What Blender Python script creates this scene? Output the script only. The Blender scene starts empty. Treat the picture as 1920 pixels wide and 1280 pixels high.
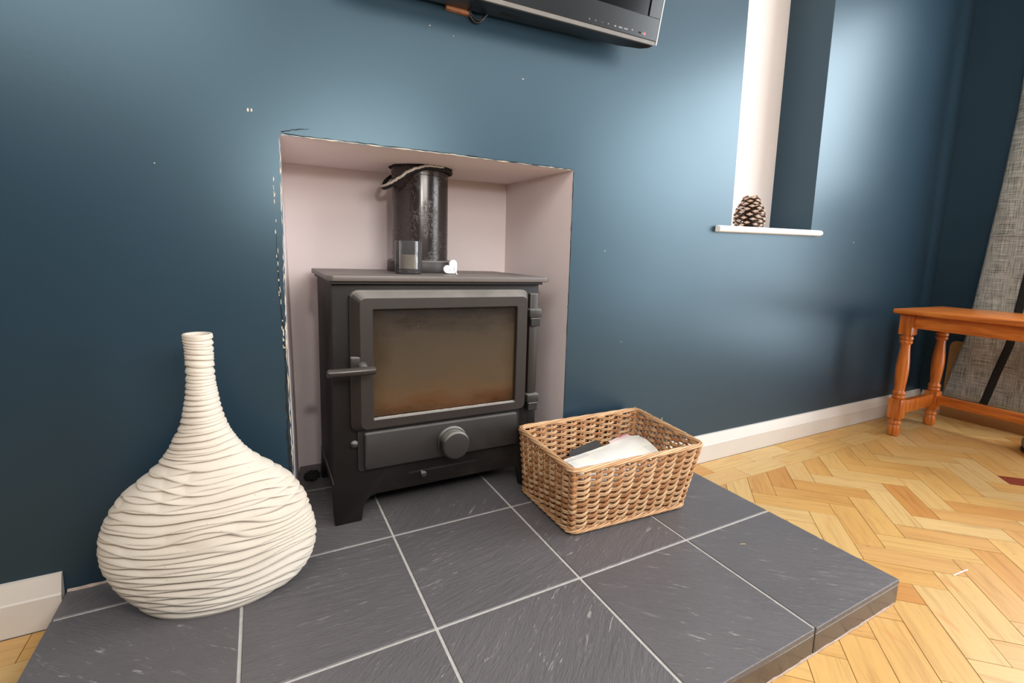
import bpy, bmesh, math, random
from mathutils import Vector, Matrix, noise
R = random.Random(7)
PI = math.pi
S = bpy.context.scene
COL = S.collection

# ------------------------------------------------------------------ camera
cam = bpy.data.cameras.new('camera')
cam.sensor_width = 36.0
cam.lens = 916.23 / 1920 * 36.0
cam.shift_x = -(1013.3 - 960) / 1920
cam.shift_y = (608.0 - 640) / 1920
cam.clip_start = 0.02
co = bpy.data.objects.new('camera', cam)
COL.objects.link(co)
rt = Vector((0.8678048, -0.4955629, 0.0365008))
dn = Vector((-0.0381688, -0.1397179, -0.9894554))
fw = Vector((0.4954372, 0.8572610, -0.1401629))
mw = Matrix((( rt.x, -dn.x, -fw.x, -0.24371), (rt.y, -dn.y, -fw.y, -1.14123), (rt.z, -dn.z, -fw.z, 0.70107), (0, 0, 0, 1)))
co.matrix_world = mw
S.camera = co

# ------------------------------------------------------------------ light, exposure
S.view_settings.view_transform = 'Standard'
S.view_settings.look = 'None'
S.view_settings.exposure = 0.0
S.view_settings.gamma = 1.0
S.view_settings.use_curve_mapping = False
wd = bpy.data.worlds.new('sky'); S.world = wd; wd.use_nodes = True
wd.node_tree.nodes['Background'].inputs[0].default_value = (0.75, 0.87, 1.0, 1)
wd.node_tree.nodes['Background'].inputs[1].default_value = 1.0

def area(name, loc, direction, sx, sy, power, color=(1, 1, 1)):
    l = bpy.data.lights.new(name, 'AREA'); l.shape = 'RECTANGLE'; l.size = sx; l.size_y = sy
    l.energy = power; l.color = color
    o = bpy.data.objects.new(name, l); COL.objects.link(o); o.location = loc
    o.rotation_euler = Vector(direction).to_track_quat('-Z', 'Y').to_euler()
    return o
# daylight through the window in the right wall, ceiling bounce, camera flash and two added fill lights
area('daylight_right_window_upper', (2.69, -1.60, 1.59), (-1, 0, 0), 2.2, 0.98, 82, (0.92, 0.97, 1.0))
area('daylight_right_window_lower', (2.69, -1.72, 0.61), (-1, 0, 0), 1.96, 0.98, 36, (0.92, 0.97, 1.0))
area('ceiling_bounce_light', (1.2, -2.4, 2.2), (0, 1, -0.6), 2.2, 1.0, 22, (1.0, 0.97, 0.93))
area('left_fill_light', (-0.9, -1.7, 1.9), (0.55, 1, -0.5), 1.2, 0.8, 23, (1.0, 0.97, 0.93))  # added fill light high on the left, no real lamp there
area('front_fill_light', (0.25, -1.38, 1.12), (-0.06, 1, -0.25), 0.50, 0.35, 10, (1.0, 0.96, 0.91))  # added frontal fill light, softer than the flash beside it
area('camera_flash', (-0.10, -1.25, 1.00), (0.2, 1, -0.25), 0.05, 0.05, 3.5, (1.0, 0.96, 0.91))

# ------------------------------------------------------------------ helpers
def link(o): COL.objects.link(o); return o
def wloc(o):
    v = Vector((0, 0, 0))
    while o: v += o.location; o = o.parent
    return v
def obj(name, bm, mat, parent=None, smooth=None, kind=None, label=None, loc=None):
    """link bm (world coordinates) as one mesh object; loc = origin for a top-level mesh"""
    org = wloc(parent) if parent else Vector(loc or (0, 0, 0))
    bmesh.ops.translate(bm, verts=bm.verts, vec=-org)
    bmesh.ops.recalc_face_normals(bm, faces=bm.faces)
    me = bpy.data.meshes.new(name); bm.to_mesh(me); bm.free()
    if smooth is not None:
        me.shade_smooth()
        if smooth < 3: me.set_sharp_from_angle(angle=smooth)
    me.materials.append(mat)
    o = bpy.data.objects.new(name, me); link(o)
    if parent: o.parent = parent
    else: o.location = org
    if kind: o['kind'] = kind
    if label: o['label'] = label
    return o
def tag(o, label, cat, group=None):
    o['label'] = label; o['category'] = cat
    if group: o['group'] = group
    return o
def thing(name, label, cat, loc, group=None):
    o = bpy.data.objects.new(name, None); link(o); o.location = loc; o.empty_display_size = 0.05
    return tag(o, label, cat, group)
def new(): return bmesh.new()
def box(bm, lo, hi, bev=0.0, seg=1):
    t = bmesh.new()
    m = Matrix.Translation([(a + b) / 2 for a, b in zip(lo, hi)]) @ Matrix.Diagonal([b - a for a, b in zip(lo, hi)] + [1])
    bmesh.ops.create_cube(t, size=1, matrix=m)
    if bev: bmesh.ops.bevel(t, geom=t.edges[:], offset=bev, segments=seg, affect='EDGES', profile=0.5)
    merge(bm, t); return bm
def merge(bm, t, mat=None):
    if mat is not None: bmesh.ops.transform(t, matrix=mat, verts=t.verts)
    me = bpy.data.meshes.new('t'); t.to_mesh(me); t.free(); bm.from_mesh(me); bpy.data.meshes.remove(me)
def quadstrip(bm, rows, closed=False, caps=False):
    """rows: list of lists of points of one length; closed = rows are rings"""
    vs = [[bm.verts.new(p) for p in r] for r in rows]
    n = len(rows[0])
    for a, b in zip(vs, vs[1:]):
        for i in range(n if closed else n - 1):
            j = (i + 1) % n
            bm.faces.new((a[i], a[j], b[j], b[i]))
    if caps:
        bm.faces.new(vs[0][::-1]); bm.faces.new(vs[-1])
    return vs
def lathe(bm, prof, c, seg=32, caps=True, axis='Z'):
    rows = []
    for r, z in prof:
        ring = []
        for i in range(seg):
            a = 2 * PI * i / seg
            x, y = max(r, 1e-5) * math.cos(a), max(r, 1e-5) * math.sin(a)
            if axis == 'Z': ring.append((c[0] + x, c[1] + y, c[2] + z))
            elif axis == 'Y': ring.append((c[0] + x, c[1] + z, c[2] + y))
            else: ring.append((c[0] + z, c[1] + x, c[2] + y))
        rows.append(ring)
    quadstrip(bm, rows, True, caps)
    return bm
def tube(bm, pts, r, sides=6, closed=False, up=Vector((0, 0, 1))):
    pts = [Vector(p) for p in pts]; n = len(pts); rows = []
    for i, p in enumerate(pts):
        a = pts[(i - 1) % n] if closed or i else pts[0]
        b = pts[(i + 1) % n] if closed or i < n - 1 else pts[-1]
        t = (b - a).normalized()
        u = up if abs(t.dot(up)) < 0.95 else Vector((1, 0, 0.1)).normalized()
        s = t.cross(u).normalized(); w = s.cross(t)
        rr = r(i / max(1, n - 1)) if callable(r) else r
        rows.append([p + s * rr * math.cos(2 * PI * k / sides) + w * rr * math.sin(2 * PI * k / sides) for k in range(sides)])
    if closed: rows.append(rows[0])
    quadstrip(bm, rows, True, not closed)
    if closed: bmesh.ops.remove_doubles(bm, verts=bm.verts, dist=1e-6)
    return bm
def prism(bm, poly, z0, z1, bev=0.0, plane='XY', seg=1):
    """poly extruded: XY from z0 to z1, or XZ with the depth along Y"""
    t = bmesh.new()
    f = (lambda p, z: (p[0], p[1], z)) if plane == 'XY' else ((lambda p, z: (p[0], z, p[1])) if plane == 'XZ' else (lambda p, z: (z, p[0], p[1])))
    a = [t.verts.new(f(p, z0)) for p in poly]; b = [t.verts.new(f(p, z1)) for p in poly]
    n = len(poly)
    t.faces.new(a[::-1]); t.faces.new(b)
    for i in range(n): t.faces.new((a[i], a[(i + 1) % n], b[(i + 1) % n], b[i]))
    bmesh.ops.recalc_face_normals(t, faces=t.faces)
    if bev: bmesh.ops.bevel(t, geom=t.edges[:], offset=bev, segments=seg, affect='EDGES', profile=0.5)
    merge(bm, t); return bm
def inset(poly, d):
    n = len(poly); out = []
    area2 = sum(poly[i][0] * poly[(i + 1) % n][1] - poly[(i + 1) % n][0] * poly[i][1] for i in range(n))
    sg = 1 if area2 > 0 else -1
    for i in range(n):
        p0, p1, p2 = Vector(poly[i - 1]), Vector(poly[i]), Vector(poly[(i + 1) % n])
        e1 = (p1 - p0).normalized(); e2 = (p2 - p1).normalized()
        n1 = Vector((-e1.y, e1.x)) * sg; n2 = Vector((-e2.y, e2.x)) * sg
        k = n1 + n2; k = k / max(1e-6, (1 + n1.dot(n2)))
        out.append(tuple(p1 + k * d))
    return out
def rrect(x0, z0, x1, z1, r, seg=4):
    pts = []
    for cx, cz, a0 in ((x1 - r, z1 - r, 0), (x0 + r, z1 - r, 90), (x0 + r, z0 + r, 180), (x1 - r, z0 + r, 270)):
        for k in range(seg + 1):
            a = math.radians(a0 + 90 * k / seg); pts.append((cx + r * math.cos(a), cz + r * math.sin(a)))
    return pts
def interp(tab, x):
    if x <= tab[0][0]: return tab[0][1:]
    for a, b in zip(tab, tab[1:]):
        if x <= b[0]:
            t = (x - a[0]) / (b[0] - a[0]); return tuple(p + (q - p) * t for p, q in zip(a[1:], b[1:]))
    return tab[-1][1:]
def copy_obj(o, parent=None):
    c = o.copy(); link(c)
    if parent: c.parent = parent
    return c

# ------------------------------------------------------------------ materials
def srgb(r, g, b):
    f = lambda c: (c / 255 / 12.92) if c / 255 <= 0.04045 else ((c / 255 + 0.055) / 1.055) ** 2.4
    return (f(r), f(g), f(b), 1)
class NT:
    def __init__(s, name):
        s.m = bpy.data.materials.new(name); s.m.use_nodes = True
        s.t = s.m.node_tree; s.b = s.t.nodes['Principled BSDF']; s.n = s.t.nodes; s.l = s.t.links
    def node(s, typ, **kw):
        n = s.n.new(typ)
        for k, v in kw.items():
            if k.startswith('i_'):
                k = k[2:]; k = int(k) if k.isdigit() else k.replace('_', ' ')
                n.inputs[k].default_value = v
            else: setattr(n, k, v)
        return n
    def link(s, a, b): s.l.new(a, b)
    def coords(s, kind='Object', scale=(1, 1, 1), rot=(0, 0, 0), rand=0.0):
        tc = s.node('ShaderNodeTexCoord'); mp = s.node('ShaderNodeMapping')
        mp.inputs['Scale'].default_value = scale; mp.inputs['Rotation'].default_value = rot
        src = tc.outputs[kind]
        if rand:
            oi = s.node('ShaderNodeObjectInfo'); mu = s.node('ShaderNodeMath', operation='MULTIPLY'); mu.inputs[1].default_value = rand
            s.link(oi.outputs['Random'], mu.inputs[0])
            va = s.node('ShaderNodeVectorMath', operation='ADD'); s.link(src, va.inputs[0]); s.link(mu.outputs[0], va.inputs[1]); src = va.outputs[0]
        s.link(src, mp.inputs['Vector']); return mp.outputs[0]
    def noise(s, vec, scale, detail=3, rough=0.55, dist=0.0):
        n = s.node('ShaderNodeTexNoise'); n.inputs['Scale'].default_value = scale; n.inputs['Detail'].default_value = detail
        n.inputs['Roughness'].default_value = rough; n.inputs['Distortion'].default_value = dist
        s.link(vec, n.inputs['Vector']); return n.outputs['Fac']
    def ramp(s, fac, stops):
        r = s.node('ShaderNodeValToRGB'); e = r.color_ramp.elements
        while len(e) < len(stops): e.new(0.5)
        for q, (p, c) in zip(e, stops): q.position = p; q.color = c if len(c) == 4 else (*c, 1)
        s.link(fac, r.inputs[0]); return r.outputs[0]
    def mix(s, fac, a, b, mode='MIX'):
        m = s.node('ShaderNodeMix', data_type='RGBA', blend_type=mode)
        for v, k in ((fac, 0), (a, 6), (b, 7)):
            if hasattr(v, 'is_linked') or hasattr(v, 'links'): s.link(v, m.inputs[k])
            else: m.inputs[k].default_value = v
        return m.outputs[2]
    def math(s, op, a, b=0.0):
        m = s.node('ShaderNodeMath', operation=op)
        for v, k in ((a, 0), (b, 1)):
            if hasattr(v, 'links'): s.link(v, m.inputs[k])
            else: m.inputs[k].default_value = v
        return m.outputs[0]
    def bump(s, h, strength=0.3, dist=0.002):
        b = s.node('ShaderNodeBump'); b.inputs['Strength'].default_value = strength; b.inputs['Distance'].default_value = dist
        s.link(h, b.inputs['Height']); s.link(b.outputs[0], s.b.inputs['Normal'])
    def set(s, **kw):
        for k, v in kw.items():
            i = s.b.inputs[{'color': 'Base Color', 'rough': 'Roughness', 'metal': 'Metallic', 'spec': 'Specular IOR Level', 'coat': 'Coat Weight', 'coatr': 'Coat Roughness', 'trans': 'Transmission Weight', 'sheen': 'Sheen Weight'}.get(k, k)]
            if hasattr(v, 'links'): s.link(v, i)
            else: i.default_value = v
        return s
def simple(name, c, rough=0.5, var=0.12, nscale=12, bump=0.0, bscale=60, bdist=0.001, **kw):
    """colour with a little mottling, and optional fine relief"""
    t = NT(name); v = t.coords('Object')
    n = t.noise(v, nscale, 4)
    lo = tuple(x * (1 - var) for x in c[:3]) + (1,); hi = tuple(min(1, x * (1 + var)) for x in c[:3]) + (1,)
    t.set(color=t.ramp(n, [(0.3, lo), (0.7, hi)]), rough=rough, **kw)
    if bump: t.bump(t.noise(v, bscale, 3), bump, bdist)
    return t.m

def m_wall():
    t = NT('blue_wall_paint'); v = t.coords('Object')
    n = t.noise(v, 2.2, 3)
    t.set(color=t.ramp(n, [(0.3, srgb(28, 45, 58)), (0.7, srgb(32, 50, 63))]), spec=0.75)
    t.b.inputs['Specular Tint'].default_value = (0.60, 0.86, 1.0, 1)
    r = t.node('ShaderNodeMapRange'); r.inputs[3].default_value = 0.33; r.inputs[4].default_value = 0.38
    t.link(t.noise(v, 3.5, 4), r.inputs[0]); t.link(r.outputs[0], t.b.inputs['Roughness'])
    t.bump(t.math('ADD', t.math('MULTIPLY', t.noise(v, 7, 2), 4.0), t.noise(v, 160, 2)), 0.03, 0.002)
    return t.m
def m_plaster(name, c, rough=0.6):
    t = NT(name); v = t.coords('Object')
    t.set(color=t.ramp(t.noise(v, 3, 4), [(0.25, tuple(x * 0.95 for x in c[:3]) + (1,)), (0.75, c)]), rough=rough, spec=0.3)
    t.bump(t.math('ADD', t.math('MULTIPLY', t.noise(v, 12, 3), 2.0), t.noise(v, 140, 2)), 0.15, 0.002)
    return t.m
def m_parquet(name='parquet_wood', red=False):
    t = NT(name)
    v = t.coords('Object', (1, 1, 1), rand=37.0)
    vs = t.coords('Object', (1.6, 22, 22), rand=37.0)
    oi = t.node('ShaderNodeObjectInfo')
    grain = t.noise(vs, 3.0, 6, 0.6, 0.8)
    if red: stops = [(0.0, srgb(120, 45, 25)), (1.0, srgb(150, 62, 34))]
    else: stops = [(0.0, srgb(186, 130, 68)), (0.15, srgb(199, 152, 86)), (0.5, srgb(203, 162, 98)), (0.85, srgb(206, 173, 118)), (1.0, srgb(194, 142, 78))]
    base = t.ramp(oi.outputs['Random'], stops)
    g = t.ramp(grain, [(0.25, (0.62, 0.52, 0.42, 1)), (0.5, (0.95, 0.93, 0.9, 1)), (0.8, (1.08, 1.06, 1.02, 1))])
    c = t.mix(0.75, base, g, 'MULTIPLY')
    blot = t.noise(t.coords('Object', (4, 14, 14), rand=91.0), 1.6, 3, 0.6, 1.0)
    c = t.mix(t.ramp(blot, [(0.60, (0, 0, 0, 1)), (0.75, (0.55, 0.55, 0.55, 1))]), c, srgb(192, 124, 62))
    kn = t.noise(t.coords('Object', (9, 60, 60), rand=53.0), 1.5, 3, 0.65, 0.6)
    c = t.mix(t.ramp(kn, [(0.70, (0, 0, 0, 1)), (0.75, (0.85, 0.85, 0.85, 1))]), c, srgb(84, 48, 26))
    t.set(color=c, rough=0.42, spec=0.4)
    t.bump(grain, 0.12, 0.001)
    return t.m
def m_pine(name, dark=1.0):
    t = NT(name); v = t.coords('Object', (26, 3.0, 26))
    g = t.noise(v, 2.2, 5, 0.55, 0.7)
    f = lambda r, gg, b: tuple(x * dark for x in srgb(r, gg, b)[:3]) + (1,)
    c = t.ramp(g, [(0.28, f(142, 70, 20)), (0.5, f(190, 104, 36)), (0.75, f(214, 130, 54))])
    t.set(color=c, rough=0.28, spec=0.5); t.bump(g, 0.08, 0.001)
    return t.m
def m_pine_leg():
    t = NT('varnished_pine_leg'); v = t.coords('Object', (40, 40, 3))
    g = t.noise(v, 1.6, 5, 0.55, 0.7)
    c = t.ramp(g, [(0.28, srgb(140, 68, 20)), (0.5, srgb(186, 101, 36)), (0.75, srgb(214, 130, 54))])
    t.set(color=c, rough=0.28, spec=0.5); return t.m
def m_slate():
    t = NT('slate_tile'); 
    tc = t.node('ShaderNodeTexCoord'); oi = t.node('ShaderNodeObjectInfo')
    mu = t.math('MULTIPLY', oi.outputs['Random'], 41.0)
    va = t.node('ShaderNodeVectorMath', operation='ADD'); t.link(tc.outputs['Object'], va.inputs[0]); t.link(mu, va.inputs[1])
    # each tile's cleft runs its own way
    rot = t.node('ShaderNodeVectorRotate', rotation_type='Z_AXIS'); t.link(va.outputs[0], rot.inputs['Vector'])
    sn = t.math('SINE', t.math('MULTIPLY', oi.outputs['Random'], 57.0)); t.link(t.math('MULTIPLY', sn, 0.9), rot.inputs['Angle'])
    mp = t.node('ShaderNodeMapping'); mp.inputs['Scale'].default_value = (1.0, 5.5, 5.5); t.link(rot.outputs[0], mp.inputs['Vector'])
    v = mp.outputs[0]
    cleft = t.noise(v, 9, 6, 0.62, 0.5)
    fine = t.noise(v, 60, 4, 0.6)
    n2 = t.noise(va.outputs[0], 4, 3)
    c = t.ramp(n2, [(0.25, srgb(88, 85, 87)), (0.75, srgb(98, 94, 96))])
    mp2 = t.node('ShaderNodeMapping'); mp2.inputs['Scale'].default_value = (1.0, 4.2, 4.2); t.link(rot.outputs[0], mp2.inputs['Vector'])
    sc = t.noise(mp2.outputs[0], 17, 7, 0.72, 0.9)
    band = t.math('ABSOLUTE', t.math('SUBTRACT', cleft, 0.56))
    line = t.ramp(band, [(0.0, (1, 1, 1, 1)), (0.012, (0, 0, 0, 1))])
    pat = t.ramp(sc, [(0.53, (0, 0, 0, 1)), (0.62, (1, 1, 1, 1))])
    vein = t.math('MULTIPLY', line, pat)
    c = t.mix(t.math('MULTIPLY', vein, 0.75), c, srgb(150, 146, 144))
    mp3 = t.node('ShaderNodeMapping'); mp3.inputs['Scale'].default_value = (1.0, 5.0, 5.0); t.link(rot.outputs[0], mp3.inputs['Vector'])
    flk = t.noise(mp3.outputs[0], 22, 4, 0.62, 0.6)
    clus = t.ramp(t.noise(va.outputs[0], 7, 2), [(0.45, (0, 0, 0, 1)), (0.62, (1, 1, 1, 1))])
    c = t.mix(t.math('MULTIPLY', t.ramp(flk, [(0.635, (0, 0, 0, 1)), (0.665, (0.7, 0.7, 0.7, 1))]), clus), c, srgb(164, 160, 157))
    spk = t.noise(va.outputs[0], 240, 2, 0.5)
    c = t.mix(t.ramp(spk, [(0.74, (0, 0, 0, 1)), (0.78, (0.5, 0.5, 0.5, 1))]), c, srgb(150, 146, 142))
    t.set(color=c, rough=0.40, spec=0.5)
    t.bump(t.math('ADD', t.math('MULTIPLY', cleft, 2.6), t.math('ADD', fine, t.math('MULTIPLY', flk, 0.8))), 0.50, 0.0024)
    return t.m
def m_stove(name='black_stove_steel', c=(34, 28, 26), rough=0.48, top_light=0.55, spc=0.5):
    t = NT(name); v = t.coords('Object')
    n = t.noise(v, 9, 5, 0.6)
    dust = t.noise(v, 3.0, 6, 0.7)
    col = t.ramp(n, [(0.3, tuple(x * 0.8 for x in srgb(*c)[:3]) + (1,)), (0.7, srgb(*c))])
    col = t.mix(t.ramp(dust, [(0.55, (0, 0, 0, 1)), (0.8, (0.30, 0.30, 0.30, 1))]), col, srgb(84, 78, 74))
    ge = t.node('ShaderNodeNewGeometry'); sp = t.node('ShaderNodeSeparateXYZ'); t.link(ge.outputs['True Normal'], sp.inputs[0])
    upf = t.ramp(sp.outputs[2], [(0.25, (0, 0, 0, 1)), (0.7, (top_light, top_light, top_light, 1))])
    col = t.mix(t.math('MULTIPLY', upf, t.math('ADD', 0.55, t.noise(v, 14, 4))), col, srgb(150, 146, 141))   # bright highlight on upward faces painted in as pale grey
    t.set(color=col, rough=rough, spec=spc, metal=0.05)
    t.bump(t.noise(v, 260, 3), 0.10, 0.001)
    return t.m
def m_flue():
    t = NT('flue_enamel'); v = t.coords('Object')
    fl = t.noise(v, 190, 3, 0.7); big = t.noise(t.coords('Object', (1, 1, 0.4)), 26, 4, 0.6)
    pits = t.math('MULTIPLY', t.ramp(fl, [(0.5, (0, 0, 0, 1)), (0.58, (1, 1, 1, 1))]), t.ramp(big, [(0.45, (0, 0, 0, 1)), (0.6, (1, 1, 1, 1))]))
    t.set(color=t.mix(pits, srgb(48, 40, 37), srgb(56, 49, 46)), metal=0.25, spec=0.6)
    t.link(t.ramp(pits, [(0, (0.2,) * 3 + (1,)), (1, (0.4,) * 3 + (1,))]), t.b.inputs['Roughness'])
    t.bump(pits, 0.25, 0.001); return t.m
def m_stove_glass():
    t = NT('sooty_stove_glass'); v = t.coords('Object')
    sep = t.node('ShaderNodeSeparateXYZ'); t.link(v, sep.inputs[0])
    z = t.node('ShaderNodeMapRange'); z.inputs[1].default_value = 0.25; z.inputs[2].default_value = 0.515; t.link(sep.outputs[2], z.inputs[0])
    nz = t.noise(t.coords('Object', (1, 1, 2.4)), 7, 5, 0.62)
    f = t.math('ADD', z.outputs[0], t.math('MULTIPLY', t.math('SUBTRACT', nz, 0.5), 0.55))
    c = t.ramp(f, [(0.0, srgb(44, 26, 16)), (0.10, srgb(70, 44, 28)), (0.20, srgb(72, 54, 40)), (0.40, srgb(62, 53, 44)), (0.78, srgb(56, 50, 45)), (0.93, srgb(38, 33, 31)), (1.0, srgb(28, 24, 22))])
    xr = t.node('ShaderNodeMapRange'); xr.inputs[1].default_value = -0.185; xr.inputs[2].default_value = 0.185; t.link(sep.outputs[0], xr.inputs[0])
    ed = t.math('ADD', xr.outputs[0], t.math('MULTIPLY', t.math('SUBTRACT', t.noise(v, 11, 4), 0.5), 0.22))
    c = t.mix(t.ramp(ed, [(0.0, (0.75, 0.75, 0.75, 1)), (0.14, (0, 0, 0, 1)), (0.88, (0, 0, 0, 1)), (1.0, (0.6, 0.6, 0.6, 1))]), c, srgb(36, 27, 21))
    scr = t.noise(t.coords('Object', (1, 1, 3)), 60, 3, 0.7)
    c = t.mix(t.ramp(scr, [(0.72, (0, 0, 0, 1)), (0.76, (0.5, 0.5, 0.5, 1))]), c, srgb(120, 108, 96))
    t.set(color=c, rough=0.16, spec=0.5, coat=0.4, coatr=0.08)
    return t.m
def m_vase():
    t = NT('cream_sand_ceramic'); v = t.coords('Object')
    sp = t.noise(v, 190, 2, 0.5); big = t.noise(v, 9, 3)
    c = t.ramp(big, [(0.3, srgb(194, 183, 169)), (0.7, srgb(204, 195, 183))])
    c = t.mix(t.ramp(sp, [(0.70, (0, 0, 0, 1)), (0.78, (0.6, 0.6, 0.6, 1))]), c, srgb(160, 136, 108))
    t.set(color=c, rough=0.85, spec=0.2); t.bump(t.noise(v, 420, 3), 0.25, 0.001)
    return t.m
def m_wicker(name, a, b):
    t = NT(name); oi = t.node('ShaderNodeObjectInfo')
    v = t.coords('Object', rand=17.0)
    n = t.noise(v, 26, 4, 0.6)
    c = t.mix(n, srgb(*a), srgb(*b)); 
    c = t.mix(t.math('MULTIPLY', oi.outputs['Random'], 0.35), c, srgb(*a))
    t.set(color=c, rough=0.42, spec=0.45); t.bump(t.noise(v, 200, 3), 0.15, 0.001); return t.m
def m_cloth():
    t = NT('grey_woven_cloth')
    a = t.noise(t.coords('Object', (2, 4, 150)), 3.0, 3, 0.65); b = t.noise(t.coords('Object', (2, 150, 4)), 3.0, 3, 0.65)
    w = t.math('ADD', t.math('MULTIPLY', a, 0.5), t.math('MULTIPLY', b, 0.5))
    lo = t.noise(t.coords('Object', (1, 14, 1.5)), 4, 3); lo2 = t.noise(t.coords('Object', (1, 1.5, 9)), 4, 3)
    c = t.mix(t.ramp(w, [(0.40, (0, 0, 0, 1)), (0.60, (1, 1, 1, 1))]), srgb(84, 85, 83), srgb(186, 187, 180))
    m = t.math('MULTIPLY', t.math('ADD', lo, 0.5), t.math('ADD', lo2, 0.5))
    c = t.mix(0.7, c, t.ramp(m, [(0.7, (0.7, 0.7, 0.69, 1)), (1.2, (1.15, 1.15, 1.13, 1))]), 'MULTIPLY')
    t.set(color=c, rough=0.9, spec=0.15); t.bump(w, 0.6, 0.002); return t.m
def m_newsprint():
    t = NT('newsprint'); v = t.coords('Object', rot=(0, 0, math.radians(-11)))
    br = t.node('ShaderNodeTexBrick'); br.offset = 0.4
    br.inputs['Scale'].default_value = 1.0; br.inputs['Brick Width'].default_value = 0.050; br.inputs['Row Height'].default_value = 0.042; br.inputs['Mortar Size'].default_value = 0.0026
    br.inputs['Color1'].default_value = srgb(246, 244, 240); br.inputs['Color2'].default_value = srgb(218, 220, 224); br.inputs['Mortar'].default_value = srgb(240, 236, 228)
    t.link(v, br.inputs['Vector'])
    wv = t.node('ShaderNodeTexWave', wave_type='BANDS', bands_direction='Y'); wv.inputs['Scale'].default_value = 90; t.link(v, wv.inputs['Vector'])
    ink = t.math('MULTIPLY', t.ramp(wv.outputs['Fac'], [(0.4, (0, 0, 0, 1)), (0.7, (1, 1, 1, 1))]), t.math('SUBTRACT', 1.0, br.outputs['Fac']))
    wash = t.ramp(t.noise(v, 11, 2), [(0.3, srgb(240, 238, 234)), (0.65, srgb(246, 242, 234)), (0.85, srgb(240, 228, 190))])
    c = t.mix(0.8, wash, br.outputs['Color'], 'MULTIPLY')
    t.set(color=t.mix(t.math('MULTIPLY', ink, 0.16), c, srgb(120, 124, 134)), rough=0.75, spec=0.25)
    return t.m

M = {}
M['wall'] = m_wall()
M['pink'] = m_plaster('pale_pink_paint', srgb(232, 218, 217))
M['alcove_white'] = m_plaster('white_pink_paint', srgb(232, 222, 218))
M['ceiling'] = m_plaster('white_ceiling_paint', srgb(236, 234, 230), 0.8)
M['cream_wall'] = m_plaster('cream_wall_paint', srgb(170, 176, 178), 0.7)
M['gloss_white'] = simple('white_gloss_paint', srgb(204, 196, 188), 0.32, 0.03, 6, 0.06, 30, 0.001)
M['sill_white'] = simple('white_sill_gloss', srgb(252, 250, 248), 0.3, 0.02, 6)
M['chip'] = simple('bare_plaster_chip', srgb(196, 182, 164), 0.8, 0.15, 120)
M['crack'] = simple('dark_crack', srgb(20, 16, 14), 0.9, 0.3, 200)
M['parquet'] = m_parquet(); M['parquet_red'] = m_parquet('red_parquet_wood', True)
M['subfloor'] = simple('dark_floor_bitumen', srgb(48, 32, 20), 0.9, 0.3, 60)
M['slate'] = m_slate()
M['edging'] = simple('slate_edging_floor_tint', srgb(72, 63, 59), 0.2, 0.18, 22, 0.18, 90, 0.001)  # brown reflection of the floor put into the edging colour
M['grout'] = simple('pale_grout', srgb(176, 172, 168), 0.85, 0.12, 90, 0.3, 300, 0.001)
M['mortar'] = simple('mortar_smear', srgb(176, 156, 144), 0.9, 0.2, 80, 0.3, 200, 0.001)
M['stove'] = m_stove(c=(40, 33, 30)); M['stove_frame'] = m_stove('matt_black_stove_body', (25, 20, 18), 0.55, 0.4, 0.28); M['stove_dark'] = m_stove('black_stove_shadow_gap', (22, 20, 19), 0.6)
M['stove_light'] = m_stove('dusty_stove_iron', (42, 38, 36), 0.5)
M['stove_top'] = m_stove('pale_stove_top', (96, 88, 85), 0.45, 0.25)  # top plate paler than the rest of the stove
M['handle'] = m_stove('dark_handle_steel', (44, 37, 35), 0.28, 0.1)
M['flue'] = m_flue(); M['sglass'] = m_stove_glass()
M['rope_seal'] = simple('grey_rope_seal', srgb(142, 138, 132), 0.85, 0.2, 200, 0.4, 400, 0.001)
M['rope'] = simple('white_glass_rope', srgb(196, 188, 178), 0.9, 0.2, 200, 0.5, 400, 0.002)
M['soot_gap'] = simple('black_soot_and_gap', srgb(20, 17, 16), 0.9, 0.4, 90, 0.6, 160, 0.004)  # one black for soot and for the dark inside gaps
M['vase'] = m_vase(); M['vase_in'] = simple('vase_inside', srgb(150, 134, 116), 0.9)
M['wick_a'] = m_wicker('tan_willow', (172, 124, 84), (208, 164, 120))
M['wick_b'] = m_wicker('pale_willow', (186, 144, 104), (222, 188, 148))
M['wick_c'] = m_wicker('brown_willow', (156, 104, 66), (194, 142, 96))
M['news'] = m_newsprint()
M['kraft'] = simple('brown_paper', srgb(204, 164, 128), 0.8, 0.08, 20)
M['leaflet'] = simple('pink_white_leaflet', srgb(228, 206, 206), 0.6, 0.06, 30)
M['leaf_red'] = simple('red_print', srgb(206, 110, 128), 0.6, 0.1, 40)
M['dark_card'] = simple('dark_grey_card', srgb(58, 58, 58), 0.55, 0.1, 30)
M['pine_top'] = m_pine('varnished_pine'); M['pine_leg'] = m_pine_leg()
M['cloth'] = m_cloth(); M['cloth_black'] = simple('black_woven_stripe', srgb(28, 29, 30), 0.9, 0.2, 160, 0.4, 300, 0.002)
M['card'] = simple('brown_cardboard', srgb(166, 122, 72), 0.8, 0.06, 16)
M['tv'] = simple('black_tv_plastic', srgb(20, 21, 23), 0.35, 0.1, 20)
M['tv_bezel'] = simple('glossy_dark_bezel', srgb(24, 26, 28), 0.25, 0.15, 9)
M['tv_screen'] = simple('dark_screen', srgb(8, 8, 9), 0.15, 0.05)
M['tv_strip'] = simple('brushed_grey_strip', srgb(104, 100, 96), 0.45, 0.08, 60)
M['tv_edge'] = simple('clear_edge_trim', srgb(210, 214, 220), 0.2, 0.02)
M['tv_mark'] = simple('pale_print', srgb(200, 202, 204), 0.5, 0.02)
M['tv_red'] = simple('red_print_disc', srgb(176, 84, 100), 0.4, 0.05)
M['cable'] = simple('black_cable', srgb(18, 18, 18), 0.35, 0.1)
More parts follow.
